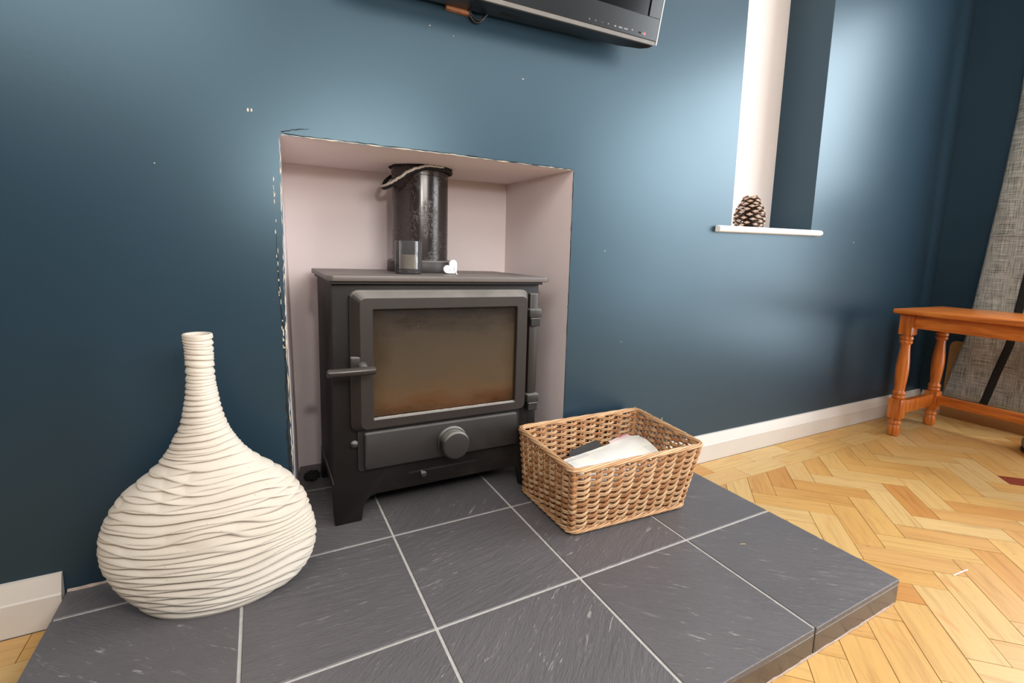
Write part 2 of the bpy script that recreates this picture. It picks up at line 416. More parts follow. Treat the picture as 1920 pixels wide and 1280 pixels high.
M['rawwood'] = simple('raw_wood_batten', srgb(150, 98, 66), 0.7, 0.25, 60, 0.3, 120, 0.002)
M['cone'] = simple('pinecone_brown', srgb(92, 66, 50), 0.6, 0.25, 60, 0.3, 200, 0.001)
M['cone_tip'] = simple('pinecone_tip', srgb(178, 152, 132), 0.6, 0.2, 120)
M['cone_core'] = simple('pinecone_core', srgb(44, 28, 20), 0.8)
M['heart'] = simple('white_ceramic', srgb(240, 238, 236), 0.35, 0.01)
M['pinkdot'] = simple('pink_print', srgb(232, 180, 196), 0.5, 0.05); M['greydot'] = simple('grey_print', srgb(176, 178, 178), 0.5, 0.05)
M['wax'] = simple('cream_wax', srgb(226, 212, 184), 0.5, 0.03, 20)
def m_smoked():
    t = NT('smoked_glass'); v = t.coords('Object')
    tr = t.node('ShaderNodeBsdfTransparent'); gl = t.node('ShaderNodeBsdfGlossy'); gl.inputs['Roughness'].default_value = 0.03
    t.link(t.ramp(t.noise(v, 8, 2), [(0.3, (0.70, 0.70, 0.71, 1)), (0.7, (0.75, 0.75, 0.76, 1))]), tr.inputs[0])
    fr = t.node('ShaderNodeFresnel'); fr.inputs[0].default_value = 1.45; mx = t.node('ShaderNodeMixShader')
    t.link(fr.outputs[0], mx.inputs[0]); t.link(tr.outputs[0], mx.inputs[1]); t.link(gl.outputs[0], mx.inputs[2])
    df = t.node('ShaderNodeBsdfDiffuse'); df.inputs[0].default_value = (0.30, 0.29, 0.29, 1); m2 = t.node('ShaderNodeMixShader'); m2.inputs[0].default_value = 0.10   # grey haze mixed in, standing for reflections in the glass
    t.link(mx.outputs[0], m2.inputs[1]); t.link(df.outputs[0], m2.inputs[2]); mx = m2
    t.link(mx.outputs[0], t.n['Material Output'].inputs['Surface'])
    return t.m
M['smoked'] = m_smoked()
M['foot_grey'] = simple('worn_grey_rubber', srgb(120, 116, 106), 0.6, 0.15, 30); M['foot_dark'] = simple('dark_rubber', srgb(24, 22, 21), 0.6, 0.1, 30)
M['straw'] = simple('straw', srgb(214, 190, 150), 0.7, 0.1, 90); M['white_sliver'] = simple('white_plastic_sliver', srgb(236, 236, 240), 0.4, 0.02)

# ------------------------------------------------------------------ room shell
XL, XR, YB, ZC = -1.9, 2.67, -4.0, 2.36      # room extents; back wall is y = 0
HT = 0.0543                                  # hearth top
def poly_xz(bm, pts, y): bm.faces.new([bm.verts.new((p[0], y, p[1])) for p in pts])
bm = new()
NLt, NRt = (-0.1974, 0.9183), (0.5005, 0.929)
poly_xz(bm, [(XL, 0), (-0.193, 0), (-0.1935, 0.25), (-0.1985, 0.5), (-0.1975, 0.7), NLt, (-0.1974, ZC), (XL, ZC)], 0)
poly_xz(bm, [NLt, (0.15, 0.9255), NRt, (0.5005, ZC), (-0.1974, ZC)], 0)
poly_xz(bm, [(0.503, 0), (1.145, 0), (1.145, 0.8), (1.128, 1.95), (1.128, ZC), (0.5005, ZC), NRt], 0)
poly_xz(bm, [(1.145, 0), (1.597, 0), (1.597, 0.812), (1.145, 0.8)], 0)
poly_xz(bm, [(1.128, 1.95), (1.588, 1.95), (1.588, ZC), (1.128, ZC)], 0)
poly_xz(bm, [(1.597, 0), (XR, 0), (XR, ZC), (1.588, ZC), (1.588, 1.95), (1.597, 0.812)], 0)
# blue right reveal of the alcove belongs to the painted wall
bm.faces.new([bm.verts.new(p) for p in ((1.597, 0, 0.80), (1.597, 0.18, 0.80), (1.588, 0.18, 1.95), (1.588, 0, 1.95))])
wall_back = obj('wall_back', bm, M['wall'], kind='structure')
# pale recess for the stove
bm = new()
F = [(-0.193, 0, 0), (-0.1935, 0, 0.25), (-0.1985, 0, 0.5), (-0.1975, 0, 0.7), (-0.1974, 0, 0.9183), (0.15, 0, 0.9255), (0.5005, 0, 0.929), (0.503, 0, 0)]
B = [(-0.163, 0.4, 0), (-0.1665, 0.4, 0.25), (-0.170, 0.4, 0.5), (-0.174, 0.4, 0.7), (-0.1797, 0.4, 0.9214), (0.15, 0.4, 0.927), (0.494, 0.4, 0.933), (0.499, 0.4, 0)]
quadstrip(bm, [F, B]); bm.faces.new([bm.verts.new(p) for p in B])
bmesh.ops.remove_doubles(bm, verts=bm.verts, dist=1e-6)
obj('wall_recess', bm, M['pink'], kind='structure')
bm = new()
quadstrip(bm, [[(1.145, 0, 0.79), (1.128, 0, 1.95), (1.588, 0, 1.95)], [(1.145, 0.18, 0.79), (1.128, 0.18, 1.95), (1.588, 0.18, 1.95)]])
bm.faces.new([bm.verts.new(p) for p in ((1.145, 0.18, 0.79), (1.597, 0.18, 0.79), (1.588, 0.18, 1.95), (1.128, 0.18, 1.95))])
obj('wall_alcove', bm, M['alcove_white'], kind='structure')
# right wall with a window opening out of frame
bm = new()
def poly_yz(bm, pts, x): bm.faces.new([bm.verts.new((x, p[0], p[1])) for p in pts])
W0, W1, WZ0, WZ1 = -0.48, -2.72, 0.10, 2.10
for a in ([(0, 0), (W0, 0), (W0, ZC), (0, ZC)], [(W0, 0), (W1, 0), (W1, WZ0), (W0, WZ0)], [(W0, WZ1), (W1, WZ1), (W1, ZC), (W0, ZC)], [(W1, 0), (YB, 0), (YB, ZC), (W1, ZC)]): poly_yz(bm, a, XR)
obj('wall_right', bm, M['wall'], kind='structure')
bm = new()
for a, b_ in (((XR + 0.002, W1, WZ0), (XR + 0.018, W0, WZ0 + 0.05)), ((XR + 0.002, W1, WZ1 - 0.05), (XR + 0.018, W0, WZ1)), ((XR + 0.002, W1, WZ0 + 0.05), (XR + 0.018, W1 + 0.05, WZ1 - 0.05)), ((XR + 0.002, W0 - 0.03, WZ0 + 0.05), (XR + 0.018, W0, WZ1 - 0.05)), ((XR + 0.002, W1 + 0.05, 1.085), (XR + 0.018, W0 - 0.03, 1.115)), ((XR + 0.002, -1.615, WZ0 + 0.05), (XR + 0.018, -1.585, WZ1 - 0.05))): box(bm, a, b_)
obj('window_1', bm, M['sill_white'], kind='structure')
bm = new(); poly_yz(bm, [(0, 0), (YB, 0), (YB, ZC), (0, ZC)], XL); obj('wall_left', bm, M['wall'], kind='structure')
bm = new(); poly_xz(bm, [(XL, 0), (XR, 0), (XR, ZC), (XL, ZC)], YB); obj('wall_front', bm, M['wall'], kind='structure')
bm = new(); bm.faces.new([bm.verts.new(p) for p in ((XL, 0, ZC), (XR, 0, ZC), (XR, YB, ZC), (XL, YB, ZC))]); obj('ceiling', bm, M['ceiling'], kind='structure')

# baseboards: flat face with a sloping top
def baseboard(name, x0, x1, cut=0.0):
    prof = [(0, 0), (-0.018, 0), (-0.018, 0.060), (-0.016, 0.063), (-0.006, 0.0945), (0, 0.0955)]
    bm = new()
    n = max(2, int(abs(x1 - x0) / 0.12)); rows = []
    for i in range(n + 1):
        x = x0 + (x1 - x0) * i / n
        rows.append([(x, p[0] - 0.0005, p[1]) for p in prof])
    quadstrip(bm, rows, True, True)
    return obj(name, bm, M['gloss_white'], kind='structure')
baseboard('baseboard_back', 0.9035, XR)
baseboard('baseboard_back.001', XL, -0.578)
bm = new()
prof = [(0, 0), (-0.018, 0), (-0.018, 0.060), (-0.016, 0.063), (-0.006, 0.0945), (0, 0.0955)]
quadstrip(bm, [[(XR - 0.0005 + p[0], y, p[1]) for p in prof] for y in (-0.019, -0.5, -1.0, -2, -4)], True, True)
obj('baseboard_right', bm, M['gloss_white'], kind='structure')
# alcove sill with rounded nose
bm = new()
zs = lambda x: 0.0265 * (x - 1.07) / 0.57
prof = [(0.178, 0.0)] + [(-0.011 - 0.011 * math.sin(a), 0.011 + 0.011 * -math.cos(a)) for a in [PI * k / 8 for k in range(9)]] + [(0.178, 0.022)]
rows = []
for x in (1.068, 1.074, 1.35, 1.636, 1.641):
    e = 0.86 if x in (1.068, 1.641) else 1.0
    rows.append([(x, (p[0] if p[0] < 0 or 1.146 < x < 1.595 else min(p[0], -0.001)), 0.798 + zs(x) * 0.55 + 0.011 + (p[1] - 0.011) * e * (1.0 if p[0] < 0.1 else 1)) for p in prof])
quadstrip(bm, rows, True, True)
obj('trim_1', bm, M['sill_white'], kind='structure', smooth=0.7)

# marks on the wall: the crack beside the recess, bare edges, chips
def jagged(bm, pts, w0, w1, y=-0.0006, n=6, jit=0.6, rnd=R):
    L = []; Rr = []
    for (a, b) in zip(pts, pts[1:]):
        for k in range(n):
            t = k / n; L.append((a[0] + (b[0] - a[0]) * t, a[1] + (b[1] - a[1]) * t))
    L.append(pts[-1]); m = len(L); A = []; Bv = []
    hor = abs(pts[-1][0] - pts[0][0]) > abs(pts[-1][1] - pts[0][1])
    for i, p in enumerate(L):
        w = w0 + (w1 - w0) * i / (m - 1)
        j = w * jit; d1 = w / 2 + rnd.uniform(-j, j) / 2; d2 = w / 2 + rnd.uniform(-j, j) / 2
        o = rnd.uniform(-j, j) * 0.5
        if hor: A.append((p[0], y, p[1] - d1 + o)); Bv.append((p[0], y, p[1] + d2 + o))
        else: A.append((p[0] - d1 + o, y, p[1])); Bv.append((p[0] + d2 + o, y, p[1]))
    f = [tuple((q[0], q[1] + 0.0008, q[2])) for q in A]; g = [tuple((q[0], q[1] + 0.0008, q[2])) for q in Bv]
    quadstrip(bm, [f, A, Bv, g])
ck = [(-0.2116, 0.8325), (-0.2104, 0.7859), (-0.2107, 0.7224), (-0.2095, 0.6579), (-0.2080, 0.5921), (-0.2053, 0.5362), (-0.2036, 0.4793), (-0.2027, 0.4099), (-0.2021, 0.3273), (-0.2021, 0.2306), (-0.2015, 0.10)]
bm = new(); jagged(bm, ck[2:], 0.0008, 0.0042, n=8, jit=0.8); obj('crack', bm, M['crack'], wall_back, label='black crack in the blue paint left of the recess')
bm = new(); jagged(bm, [(-0.1960, 0.25), (-0.2000, 0.5), (-0.1993, 0.7), (-0.1990, 0.915)], 0.0011, 0.0011, n=26, jit=1.5); jagged(bm, [(-0.1945, 0.06), (-0.1955, 0.25)], 0.001, 0.001, n=20, jit=1.4)
obj('bare_edge', bm, M['chip'], wall_back, label='chipped pale paint edge')
bm = new(); jagged(bm, [(-0.195, 0.9197), (0.15, 0.9268), (0.499, 0.9303)], 0.0010, 0.0008, n=26, jit=1.6); obj('bare_edge', bm, M['chip'], wall_back)
bm = new(); jagged(bm, [(-0.19, 0.9215), (0.15, 0.9285), (0.499, 0.932)], 0.0013, 0.0013, n=22, jit=1.1); obj('crack', bm, M['crack'], wall_back)
bm = new(); jagged(bm, [(0.5012, 0.925), (0.504, 0.26)], 0.0016, 0.0016, n=40, jit=1.0); obj('crack', bm, M['crack'], wall_back)
bm = new(); jagged(bm, [(-0.195, 0.925), (-0.165, 0.934), (-0.145, 0.937)], 0.002, 0.0008, n=8, jit=0.8); obj('crack', bm, M['crack'], wall_back)
def chip(x, z, w, h):
    bm = new(); n = 8; ps = []
    for k in range(n):
        a = 2 * PI * k / n; r = R.uniform(0.55, 1.0); ps.append((x + w * r * math.cos(a), z + h * r * math.sin(a)))
    prism(bm, ps, -0.0009, 0.0, plane='XZ'); obj('paint_chip', bm, M['chip'], wall_back)
for k in range(30):
    z = R.uniform(0.42, 0.84) if k % 3 else R.uniform(0.60, 0.84)
    x = interp([(p[1], p[0]) for p in ck[::-1]], z)[0]
    chip(x + R.uniform(-0.0016, 0.0014), z, R.uniform(0.0006, 0.0014), R.uniform(0.002, 0.008))
for x, z, w, h in [(-0.2505, 0.957, 0.0022, 0.005), (-0.2445, 0.9575, 0.002, 0.004), (0.105, 1.195, 0.0015, 0.0015), (0.16, 1.186, 0.0012, 0.0012), (0.34, 1.13, 0.004, 0.0012), (-0.62, 0.63, 0.002, 0.002), (-0.48, 0.19, 0.003, 0.0015), (0.62, 0.72, 0.002, 0.002), (0.7, 0.45, 0.002, 0.0015), (-0.40, 0.84, 0.0015, 0.0015), (1.9, 0.8, 0.004, 0.002)]: chip(x, z, w, h)

# ------------------------------------------------------------------ floor: herringbone parquet
bm = new(); box(bm, (XL, YB, -0.05), (XR, 0, -0.0105)); floor = obj('floor', bm, M['subfloor'], kind='structure')
Wd = 0.0713; Lg = 3 * Wd; q = Wd / math.sqrt(2)
hx, hy = 1.2050, -0.3917
u = Vector((1, -1)) / math.sqrt(2); v = Vector((1, 1)) / math.sqrt(2)
org = Vector((hx, hy)) - v * (4 * Wd)
def clip(poly, nx, ny, c):          # keep nx*x + ny*y <= c
    out = []
    for i in range(len(poly)):
        a, b = poly[i - 1], poly[i]; da = nx * a[0] + ny * a[1] - c; db = nx * b[0] + ny * b[1] - c
        if (da <= 0) != (db <= 0): t = da / (da - db); out.append((a[0] + (b[0] - a[0]) * t, a[1] + (b[1] - a[1]) * t))
        if db <= 0: out.append(b)
    return out
blocks = []                          # (center, angle, local polygon)
YJ = -0.166
def add_block(p0, d, w, L, W, lim=True):
    c = p0 + d * (L / 2) + w * (W / 2); ang = math.atan2(d.y, d.x)
    g = 0.0007
    corners = [p0 + d * a + w * b for a, b in ((g, g), (L - g, g), (L - g, W - g), (g, W - g))]
    poly = [(k.x, k.y) for k in corners]
    if sum(poly[i][0] * poly[(i + 1) % 4][1] - poly[(i + 1) % 4][0] * poly[i][1] for i in range(4)) < 0: poly = poly[::-1]
    for nx, ny, cc in ((0, 1, YJ - 0.0005 if lim else -0.0005), (1, 0, XR), (-1, 0, -XL), (0, -1, -YB)):
        poly = clip(poly, nx, ny, cc)
        if len(poly) < 3: return
    xs = [k[0] for k in poly]; ys = [k[1] for k in poly]
    if min(xs) > -0.57 and max(xs) < 0.885 and min(ys) > -0.70: return    # wholly under the hearth
    ar = abs(sum(poly[i][0] * poly[(i + 1) % len(poly)][1] - poly[(i + 1) % len(poly)][0] * poly[i][1] for i in range(len(poly)))) / 2
    if ar < 4e-4: return
    ca, sa = math.cos(-ang), math.sin(-ang)
    loc = [((k[0] - c.x) * ca - (k[1] - c.y) * sa, (k[0] - c.x) * sa + (k[1] - c.y) * ca) for k in poly]
    blocks.append((c, ang, loc))
for band in range(-22, 24):
    for k in range(-60, 60):
        o0 = org + (u - v) * (band * 3 * Wd)
        add_block(o0 + (u + v) * (k * Wd), u, v, Lg, Wd)
        add_block(o0 + u * (k * Wd) + v * ((k + 1) * Wd), v, u, Lg, Wd)
for r, off in ((0, 0.02), (1, 0.11)):                 # two border courses along the back wall
    x = XL + off
    while x < XR:
        add_block(Vector((x, -0.020 - 0.073 * (r + 1))), Vector((1, 0)), Vector((0, 1)), 0.21, 0.073 if r else 0.073, False); x += 0.21
inv = mw.inverted()
def inview(c):
    p = inv @ Vector((c.x, c.y, 0))
    if p.z > -0.05: return False
    U = 1013.3 + 916.2 * p.x / -p.z; V = 608 - 916.2 * p.y / -p.z
    return -120 < U < 2040 and -50 < V < 1400
camp = Vector((-0.2437, -1.1412))
vis = [b for b in blocks if inview(b[0])]
vis.sort(key=lambda b: (b[0] - camp).length)
vis, rest = vis[:290], [b for b in blocks if not inview(b[0])] + vis[290:]
full = None
rest_bm = new()
for i, (c, ang, loc) in enumerate(vis):
    dz = R.uniform(-0.0005, 0.0)
    is_full = len(loc) == 4 and abs(max(p[0] for p in loc) - min(p[0] for p in loc) - (Lg - 0.0014)) < 1e-4 and abs(max(p[1] for p in loc) - min(p[1] for p in loc) - (Wd - 0.0014)) < 1e-4
    rx = (1.9697 - c.x) * math.cos(-ang) - (-0.5837 - c.y) * math.sin(-ang); ry_r = (1.9697 - c.x) * math.sin(-ang) + (-0.5837 - c.y) * math.cos(-ang)
    red = abs(rx) < Lg / 2 and abs(ry_r) < Wd / 2          # the one reddish replacement block by the right edge
    if is_full and full is not None and not red: o = copy_obj(full)
    else:
        b = new(); prism(b, loc, -0.010, 0.0); bmesh.ops.recalc_face_normals(b, faces=b.faces)
        me = bpy.data.meshes.new('parquet_block'); b.to_mesh(me); b.free(); me.materials.append(M['parquet_red' if red else 'parquet'])
        o = bpy.data.objects.new('parquet_block', me); link(o)
        if is_full and not red: full = o
        if red: o['label'] = 'single reddish parquet block near the bench'
    o.location = (c.x, c.y, dz); o.rotation_euler = (0, 0, ang + (PI if R.random() < 0.5 and is_full else 0)); o.parent = floor
for c, ang, loc in rest:
    b = new(); prism(b, loc, -0.010, R.uniform(-0.0005, 0)); merge(rest_bm, b, Matrix.Translation((c.x, c.y, 0)) @ Matrix.Rotation(ang, 4, 'Z'))
o = obj('parquet_blocks', rest_bm, M['parquet'], floor); o['kind'] = 'stuff'

# ------------------------------------------------------------------ hearth
hearth = thing('hearth', 'dark slate tiled hearth with pale grout lines, raised in front of the stove', 'hearth', (0.16, -0.35, 0))
bm = new()
prism(bm, [(-0.5715, -0.7055), (0.897, -0.7055), (0.897, -0.0005), (0.4985, -0.0005), (0.4955, 0.398), (-0.161, 0.398), (-0.1900, -0.0005), (-0.5715, -0.0005)], 0.001, HT - 0.0018)
obj('grout_bed', bm, M['grout'], hearth, label='pale grey grout between the tiles')
cx_ = [-0.575, -0.2939, 0.0, 0.3, 0.6015, 0.9005]; ry_ = [-0.7093, -0.3996, -0.0844]
tiles = []
for i in range(5):
    for j in range(2): tiles.append([(cx_[i], ry_[j]), (cx_[i + 1], ry_[j]), (cx_[i + 1], ry_[j + 1]), (cx_[i], ry_[j + 1])])
yb, ym = -0.0844, 0.2256
tiles += [[(-0.575, yb), (-0.2939, yb), (-0.2939, 0), (-0.575, 0)],
          [(-0.2939, yb), (0, yb), (0, ym), (-0.176, ym), (-0.193, 0), (-0.2939, 0)],
          [(0, yb), (0.3, yb), (0.3, ym), (0, ym)],
          [(0.3, yb), (0.6015, yb), (0.6015, 0), (0.503, 0), (0.501, ym), (0.3, ym)],
          [(0.6015, yb), (0.9005, yb), (0.9005, 0), (0.6015, 0)],
          [(-0.176, ym), (0, ym), (0, 0.4), (-0.163, 0.4)], [(0, ym), (0.3, ym), (0.3, 0.4), (0, 0.4)], [(0.3, ym), (0.501, ym), (0.499, 0.4), (0.3, 0.4)]]
for k, t in enumerate(tiles):
    p = inset(t, 0.0026)
    xs = [a[0] for a in t]; ys = [a[1] for a in t]
    def out(a):          # outer edges run to the hearth edge
        x, y = a
        if abs(x - (-0.575 + 0.0026)) < 0.003: x = -0.575
        if abs(x - (0.9005 - 0.0026)) < 0.003: x = 0.9005
        if abs(y - (-0.7093 + 0.0026)) < 0.003: y = -0.7093
        return (x, y)
    p = [out(a) for a in p]
    b = new(); prism(b, p, HT - 0.0115, HT, 0.0011)
    c = (sum(xs) / len(xs), sum(ys) / len(ys), HT)
    bmesh.ops.translate(b, verts=b.verts, vec=-Vector(c))
    me = bpy.data.meshes.new('tile'); b.to_mesh(me); b.free(); me.materials.append(M['slate'])
    o = bpy.data.objects.new('tile', me); link(o); o.parent = hearth
    o.location = Vector(c) - hearth.location + Vector((0, 0, R.uniform(-0.0003, 0.0001)))
for i in range(5):       # upright edging tiles: front, then both sides
    bm = new(); box(bm, (cx_[i] + (0.0017 if i else 0), -0.7090, 0.002), (cx_[i + 1] - (0.0017 if i < 4 else 0), -0.7000, HT - 0.0118), 0.0008)
    obj('edging_tile', bm, M['edging'], hearth, label='upright edging tile, its brown a painted floor reflection' if i == 0 else None)
for x0, x1 in ((-0.5748, -0.566), (0.8915, 0.9002)):
    for a, b_ in ((-0.6998, -0.4011), (-0.3982, -0.0858), (-0.083, -0.020)):
        bm = new(); box(bm, (x0, a, 0.002), (x1, b_, HT - 0.0118), 0.0008); obj('edging_tile', bm, M['edging'], hearth)
bm = new()
pts = [(x, -0.7098 - R.uniform(0, 0.0014)) for x in [-0.57 + 0.02 * k for k in range(74)]]
A = [(x, y, 0.0012) for x, y in pts]; Bq = [(x, -0.7088, 0.002 + R.uniform(0, 0.0035)) for x, y in pts]; Cq = [(x, -0.706, 0.001) for x, y in pts]; D = [(x, y, 0.0002) for x, y in pts]
quadstrip(bm, [[a[i] for a in (A, Bq, Cq, D)] for i in range(len(pts))], True, True)
obj('mortar_line', bm, M['mortar'], hearth, label='pale smear of mortar along the foot')
bm = new(); pr = []
for k in range(24):
    x = -0.574 + 0.38 * k / 23; pr.append([(x, -0.0005, HT), (x, -0.003 - R.uniform(0, 0.003), HT), (x, -0.003, HT + 0.002), (x, -0.0005, HT + 0.003 + R.uniform(0, 0.001))])
quadstrip(bm, pr, True, True); obj('mortar_line', bm, M['mortar'], hearth)

# ------------------------------------------------------------------ stove
SX0, SX1, SY = -0.109, 0.4135, 0.012
stove = thing('wood_stove', 'black cast iron wood burning stove with a large sooty glass door, standing in the recess', 'stove', (0.155, 0.17, HT))
zp = 0.6425       # top of the top plate
bm = new()        # body: sides, back, floor of the firebox
box(bm, (SX0 + 0.002, SY + 0.016, 0.12), (SX1 - 0.002, 0.325, zp - 0.0135), 0.004, 2)
obj('body', bm, M['stove_frame'], stove, smooth=0.6)
front = [(-0.1115, HT), (-0.052, HT), (-0.0475, 0.085), (-0.042, 0.102), (-0.031, 0.112), (-0.015, 0.1155), (0.345, 0.1155), (0.357, 0.112), (0.365, 0.102), (0.370, 0.085), (0.3745, HT), (0.417, HT), (0.4135, zp - 0.0135), (-0.1085, zp - 0.0135)]
bm = new(); prism(bm, front, SY, SY + 0.018, 0.0022, 'XZ', 2)
obj('front_frame', bm, M['stove_frame'], stove, smooth=0.6)
for x0 in (-0.1115, 0.382):
    bm = new()
    prism(bm, [(x0, HT), (x0 + 0.035, HT), (x0 + 0.032, 0.13), (x0 + 0.003, 0.13)], 0.29, 0.322, 0.002, 'XZ'); obj('leg', bm, M['stove_frame'], stove, smooth=0.6)
for x0, x1 in ((SX0, SX0 + 0.008), (SX1 - 0.008, SX1)):   # side skirts down to the legs
    bm = new(); prism(bm, [(SY + 0.018, HT), (SY + 0.055, HT), (SY + 0.07, 0.118), (0.27, 0.118), (0.29, HT), (0.322, HT), (0.322, 0.14), (SY + 0.018, 0.14)], x0, x1, 0.0015, 'YZ'); obj('side_panel', bm, M['stove_frame'], stove, smooth=0.6)
bm = new()
prism(bm, [(-0.1185, -0.004), (-0.108, -0.011), (0.425, -0.011), (0.4345, -0.004), (0.4345, 0.352), (-0.1185, 0.352)], zp - 0.013, zp, 0.0025, 'XY', 2)
obj('top_plate', bm, M['stove_top'], stove, smooth=0.6, label='flat pale top plate')
bm = new(); prism(bm, [(-0.1125, 0.0), (0.418, 0.0), (0.418, 0.335), (-0.1125, 0.335)], zp - 0.020, zp - 0.0135, 0.001); obj('cornice', bm, M['stove_dark'], stove)

# door: outer bevelled frame with rounded corners and a glass opening
def ring_face(bm, outer, inner, yo, yi):
    n = len(outer)
    a = [bm.verts.new((p[0], yo, p[1])) for p in outer]; b = [bm.verts.new((p[0], yi, p[1])) for p in inner]
    for i in range(n): bm.faces.new((a[i], a[(i + 1) % n], b[(i + 1) % n], b[i]))
    return a, b
def rings(bm, stack):
    """stack of (polygon, y): consecutive rings are bridged"""
    rows = [[(p[0], y, p[1]) for p in poly] for poly, y in stack]
    quadstrip(bm, rows, True, False); bmesh.ops.remove_doubles(bm, verts=bm.verts, dist=1e-6)
dx0, dx1, dz0, dz1 = -0.0745, 0.3745, 0.283, 0.6095
gx0, gx1, gz0, gz1 = -0.0285, 0.3370, 0.3105, 0.5685
door = None
o1 = rrect(dx0, dz0, dx1, dz1, 0.020); o2 = rrect(dx0 + 0.003, dz0 + 0.003, dx1 - 0.003, dz1 - 0.003, 0.019)
o3 = rrect(dx0 + 0.020, dz0 + 0.008, dx1 - 0.010, dz1 - 0.017, 0.014); i0 = rrect(gx0, gz0, gx1, gz1, 0.004); i1 = rrect(gx0 + 0.002, gz0 + 0.002, gx1 - 0.002, gz1 - 0.002, 0.003)
bm = new()
rings(bm, [(o1, SY + 0.001), (o1, -0.002), (o2, -0.006), (o3, -0.0175), (i0, -0.0175), (i1, -0.0155), (i1, SY - 0.002), (o1, SY + 0.001)])
door = obj('door', bm, M['stove'], stove, smooth=0.5)
bm = new(); box(bm, (gx0 + 0.0005, -0.0085, gz0 + 0.0005), (gx1 - 0.0005, -0.0045, gz1 - 0.0005)); obj('glass_pane', bm, M['sglass'], door, label='smoke stained glass, brown towards the bottom')
bm = new()      # pale rope seal along the foot and the left side of the glass
prof = [(gx0 + 0.0015, gz1 - 0.01), (gx0 + 0.0015, gz0 + 0.003), (gx1 - 0.003, gz0 + 0.0025), (gx1 - 0.003, gz1 - 0.01)]
for a, b_, r in ((0, 1, 0.0009), (1, 2, 0.0021)):
    pa, pb = prof[a], prof[b_]; n = 40
    tube(bm, [(pa[0] + (pb[0] - pa[0]) * k / n + R.uniform(-.0003, .0003), -0.0125 + R.uniform(-.0003, .0003), pa[1] + (pb[1] - pa[1]) * k / n + R.uniform(-.0003, .0003)) for k in range(n + 1)], r, 6)
obj('rope_seal', bm, M['rope_seal'], door, label='grey white rope seal round the glass', smooth=3.2)
# handle: hub, spindle and horizontal bar
bm = new(); box(bm, (-0.076, -0.017, 0.435), (-0.045, -0.004, 0.4615), 0.003, 2); hub = obj('handle_boss', bm, M['stove_light'], door, smooth=0.6)
bm = new(); lathe(bm, [(0.008, -0.056), (0.008, -0.022), (0.011, -0.0215), (0.011, -0.015)], (-0.0500, 0, 0.4385), 20, True, 'Y'); obj('handle_spindle', bm, M['stove_light'], door, smooth=0.6)
bm = new(); lathe(bm, [(0.0055, -0.1285), (0.0085, -0.1265), (0.0095, -0.123), (0.0095, -0.0345), (0.0085, -0.031), (0.0055, -0.029)], (0, -0.0555, 0.4375), 24, True, 'X'); obj('door_handle', bm, M['handle'], door, smooth=0.6, label='smooth dark bar handle pointing left')
# hinge side: vertical rail with two knuckles
bm = new(); box(bm, (0.3785, -0.006, 0.300), (0.4035, 0.0115, 0.600), 0.0035, 2); obj('hinge_rail', bm, M['stove'], stove, smooth=0.6)
for zc in (0.545, 0.312):
    bm = new(); box(bm, (0.374, -0.016, zc - 0.010), (0.411, 0.010, zc + 0.014), 0.004, 2); hk = obj('hinge', bm, M['stove_light'], stove, smooth=0.6)
    bm = new(); box(bm, (0.379, -0.0135, zc - 0.033), (0.4075, 0.010, zc - 0.0105), 0.002); obj('hinge_gap', bm, M['stove_dark'], hk)
# ash door with spinwheel
bm = new(); prism(bm, rrect(-0.046, 0.1865, 0.3515, 0.276, 0.006, 3), -0.004, SY + 0.001, 0.003, 'XZ', 2); ash = obj('ash_door', bm, M['stove_light'], stove, smooth=0.6)
bm = new(); prism(bm, rrect(-0.060, 0.181, 0.362, 0.281, 0.008, 3), SY - 0.006, SY + 0.001, 0.001, 'XZ'); obj('ash_door_frame', bm, M['stove_dark'], stove)
kc = (0.1655, 0, 0.2255)
bm = new(); lathe(bm, [(0.0395, -0.0045), (0.0395, -0.009), (0.036, -0.012), (0.034, -0.012), (0.034, -0.026), (0.0355, -0.027), (0.0355, -0.038), (0.032, -0.042), (0.024, -0.0435), (0.0, -0.0435)], kc, 40, False, 'Y'); obj('air_wheel', bm, M['stove_light'], ash, smooth=0.5, label='round air control knob')
bm = new(); bmesh.ops.create_uvsphere(bm, u_segments=16, v_segments=10, radius=0.0095, matrix=Matrix.Translation((-0.0665, SY - 0.003, 0.2495)) @ Matrix.Diagonal((1, 0.8, 1, 1))); obj('bolt', bm, M['stove_light'], stove, smooth=3.2, label='domed grey bolt head')
bm = new(); box(bm, (0.060, SY - 0.0012, 0.1515), (0.240, SY + 0.004, 0.1565)); obj('air_slot', bm, M['soot_gap'], stove, label='narrow dark slot')
bm = new(); lathe(bm, [(0.0035, SY + 0.002), (0.0035, -0.002), (0.007, -0.004), (0.0078, -0.008), (0.006, -0.012), (0.0, -0.0135)], (0.092, 0, 0.152), 16, False, 'Y'); obj('air_slider', bm, M['stove_light'], stove, smooth=0.8)
# firebox floor shadow plate
bm = new(); box(bm, (SX0 + 0.01, SY + 0.02, 0.1165), (SX1 - 0.01, 0.318, 0.121)); obj('base_plate', bm, M['stove_dark'], stove)

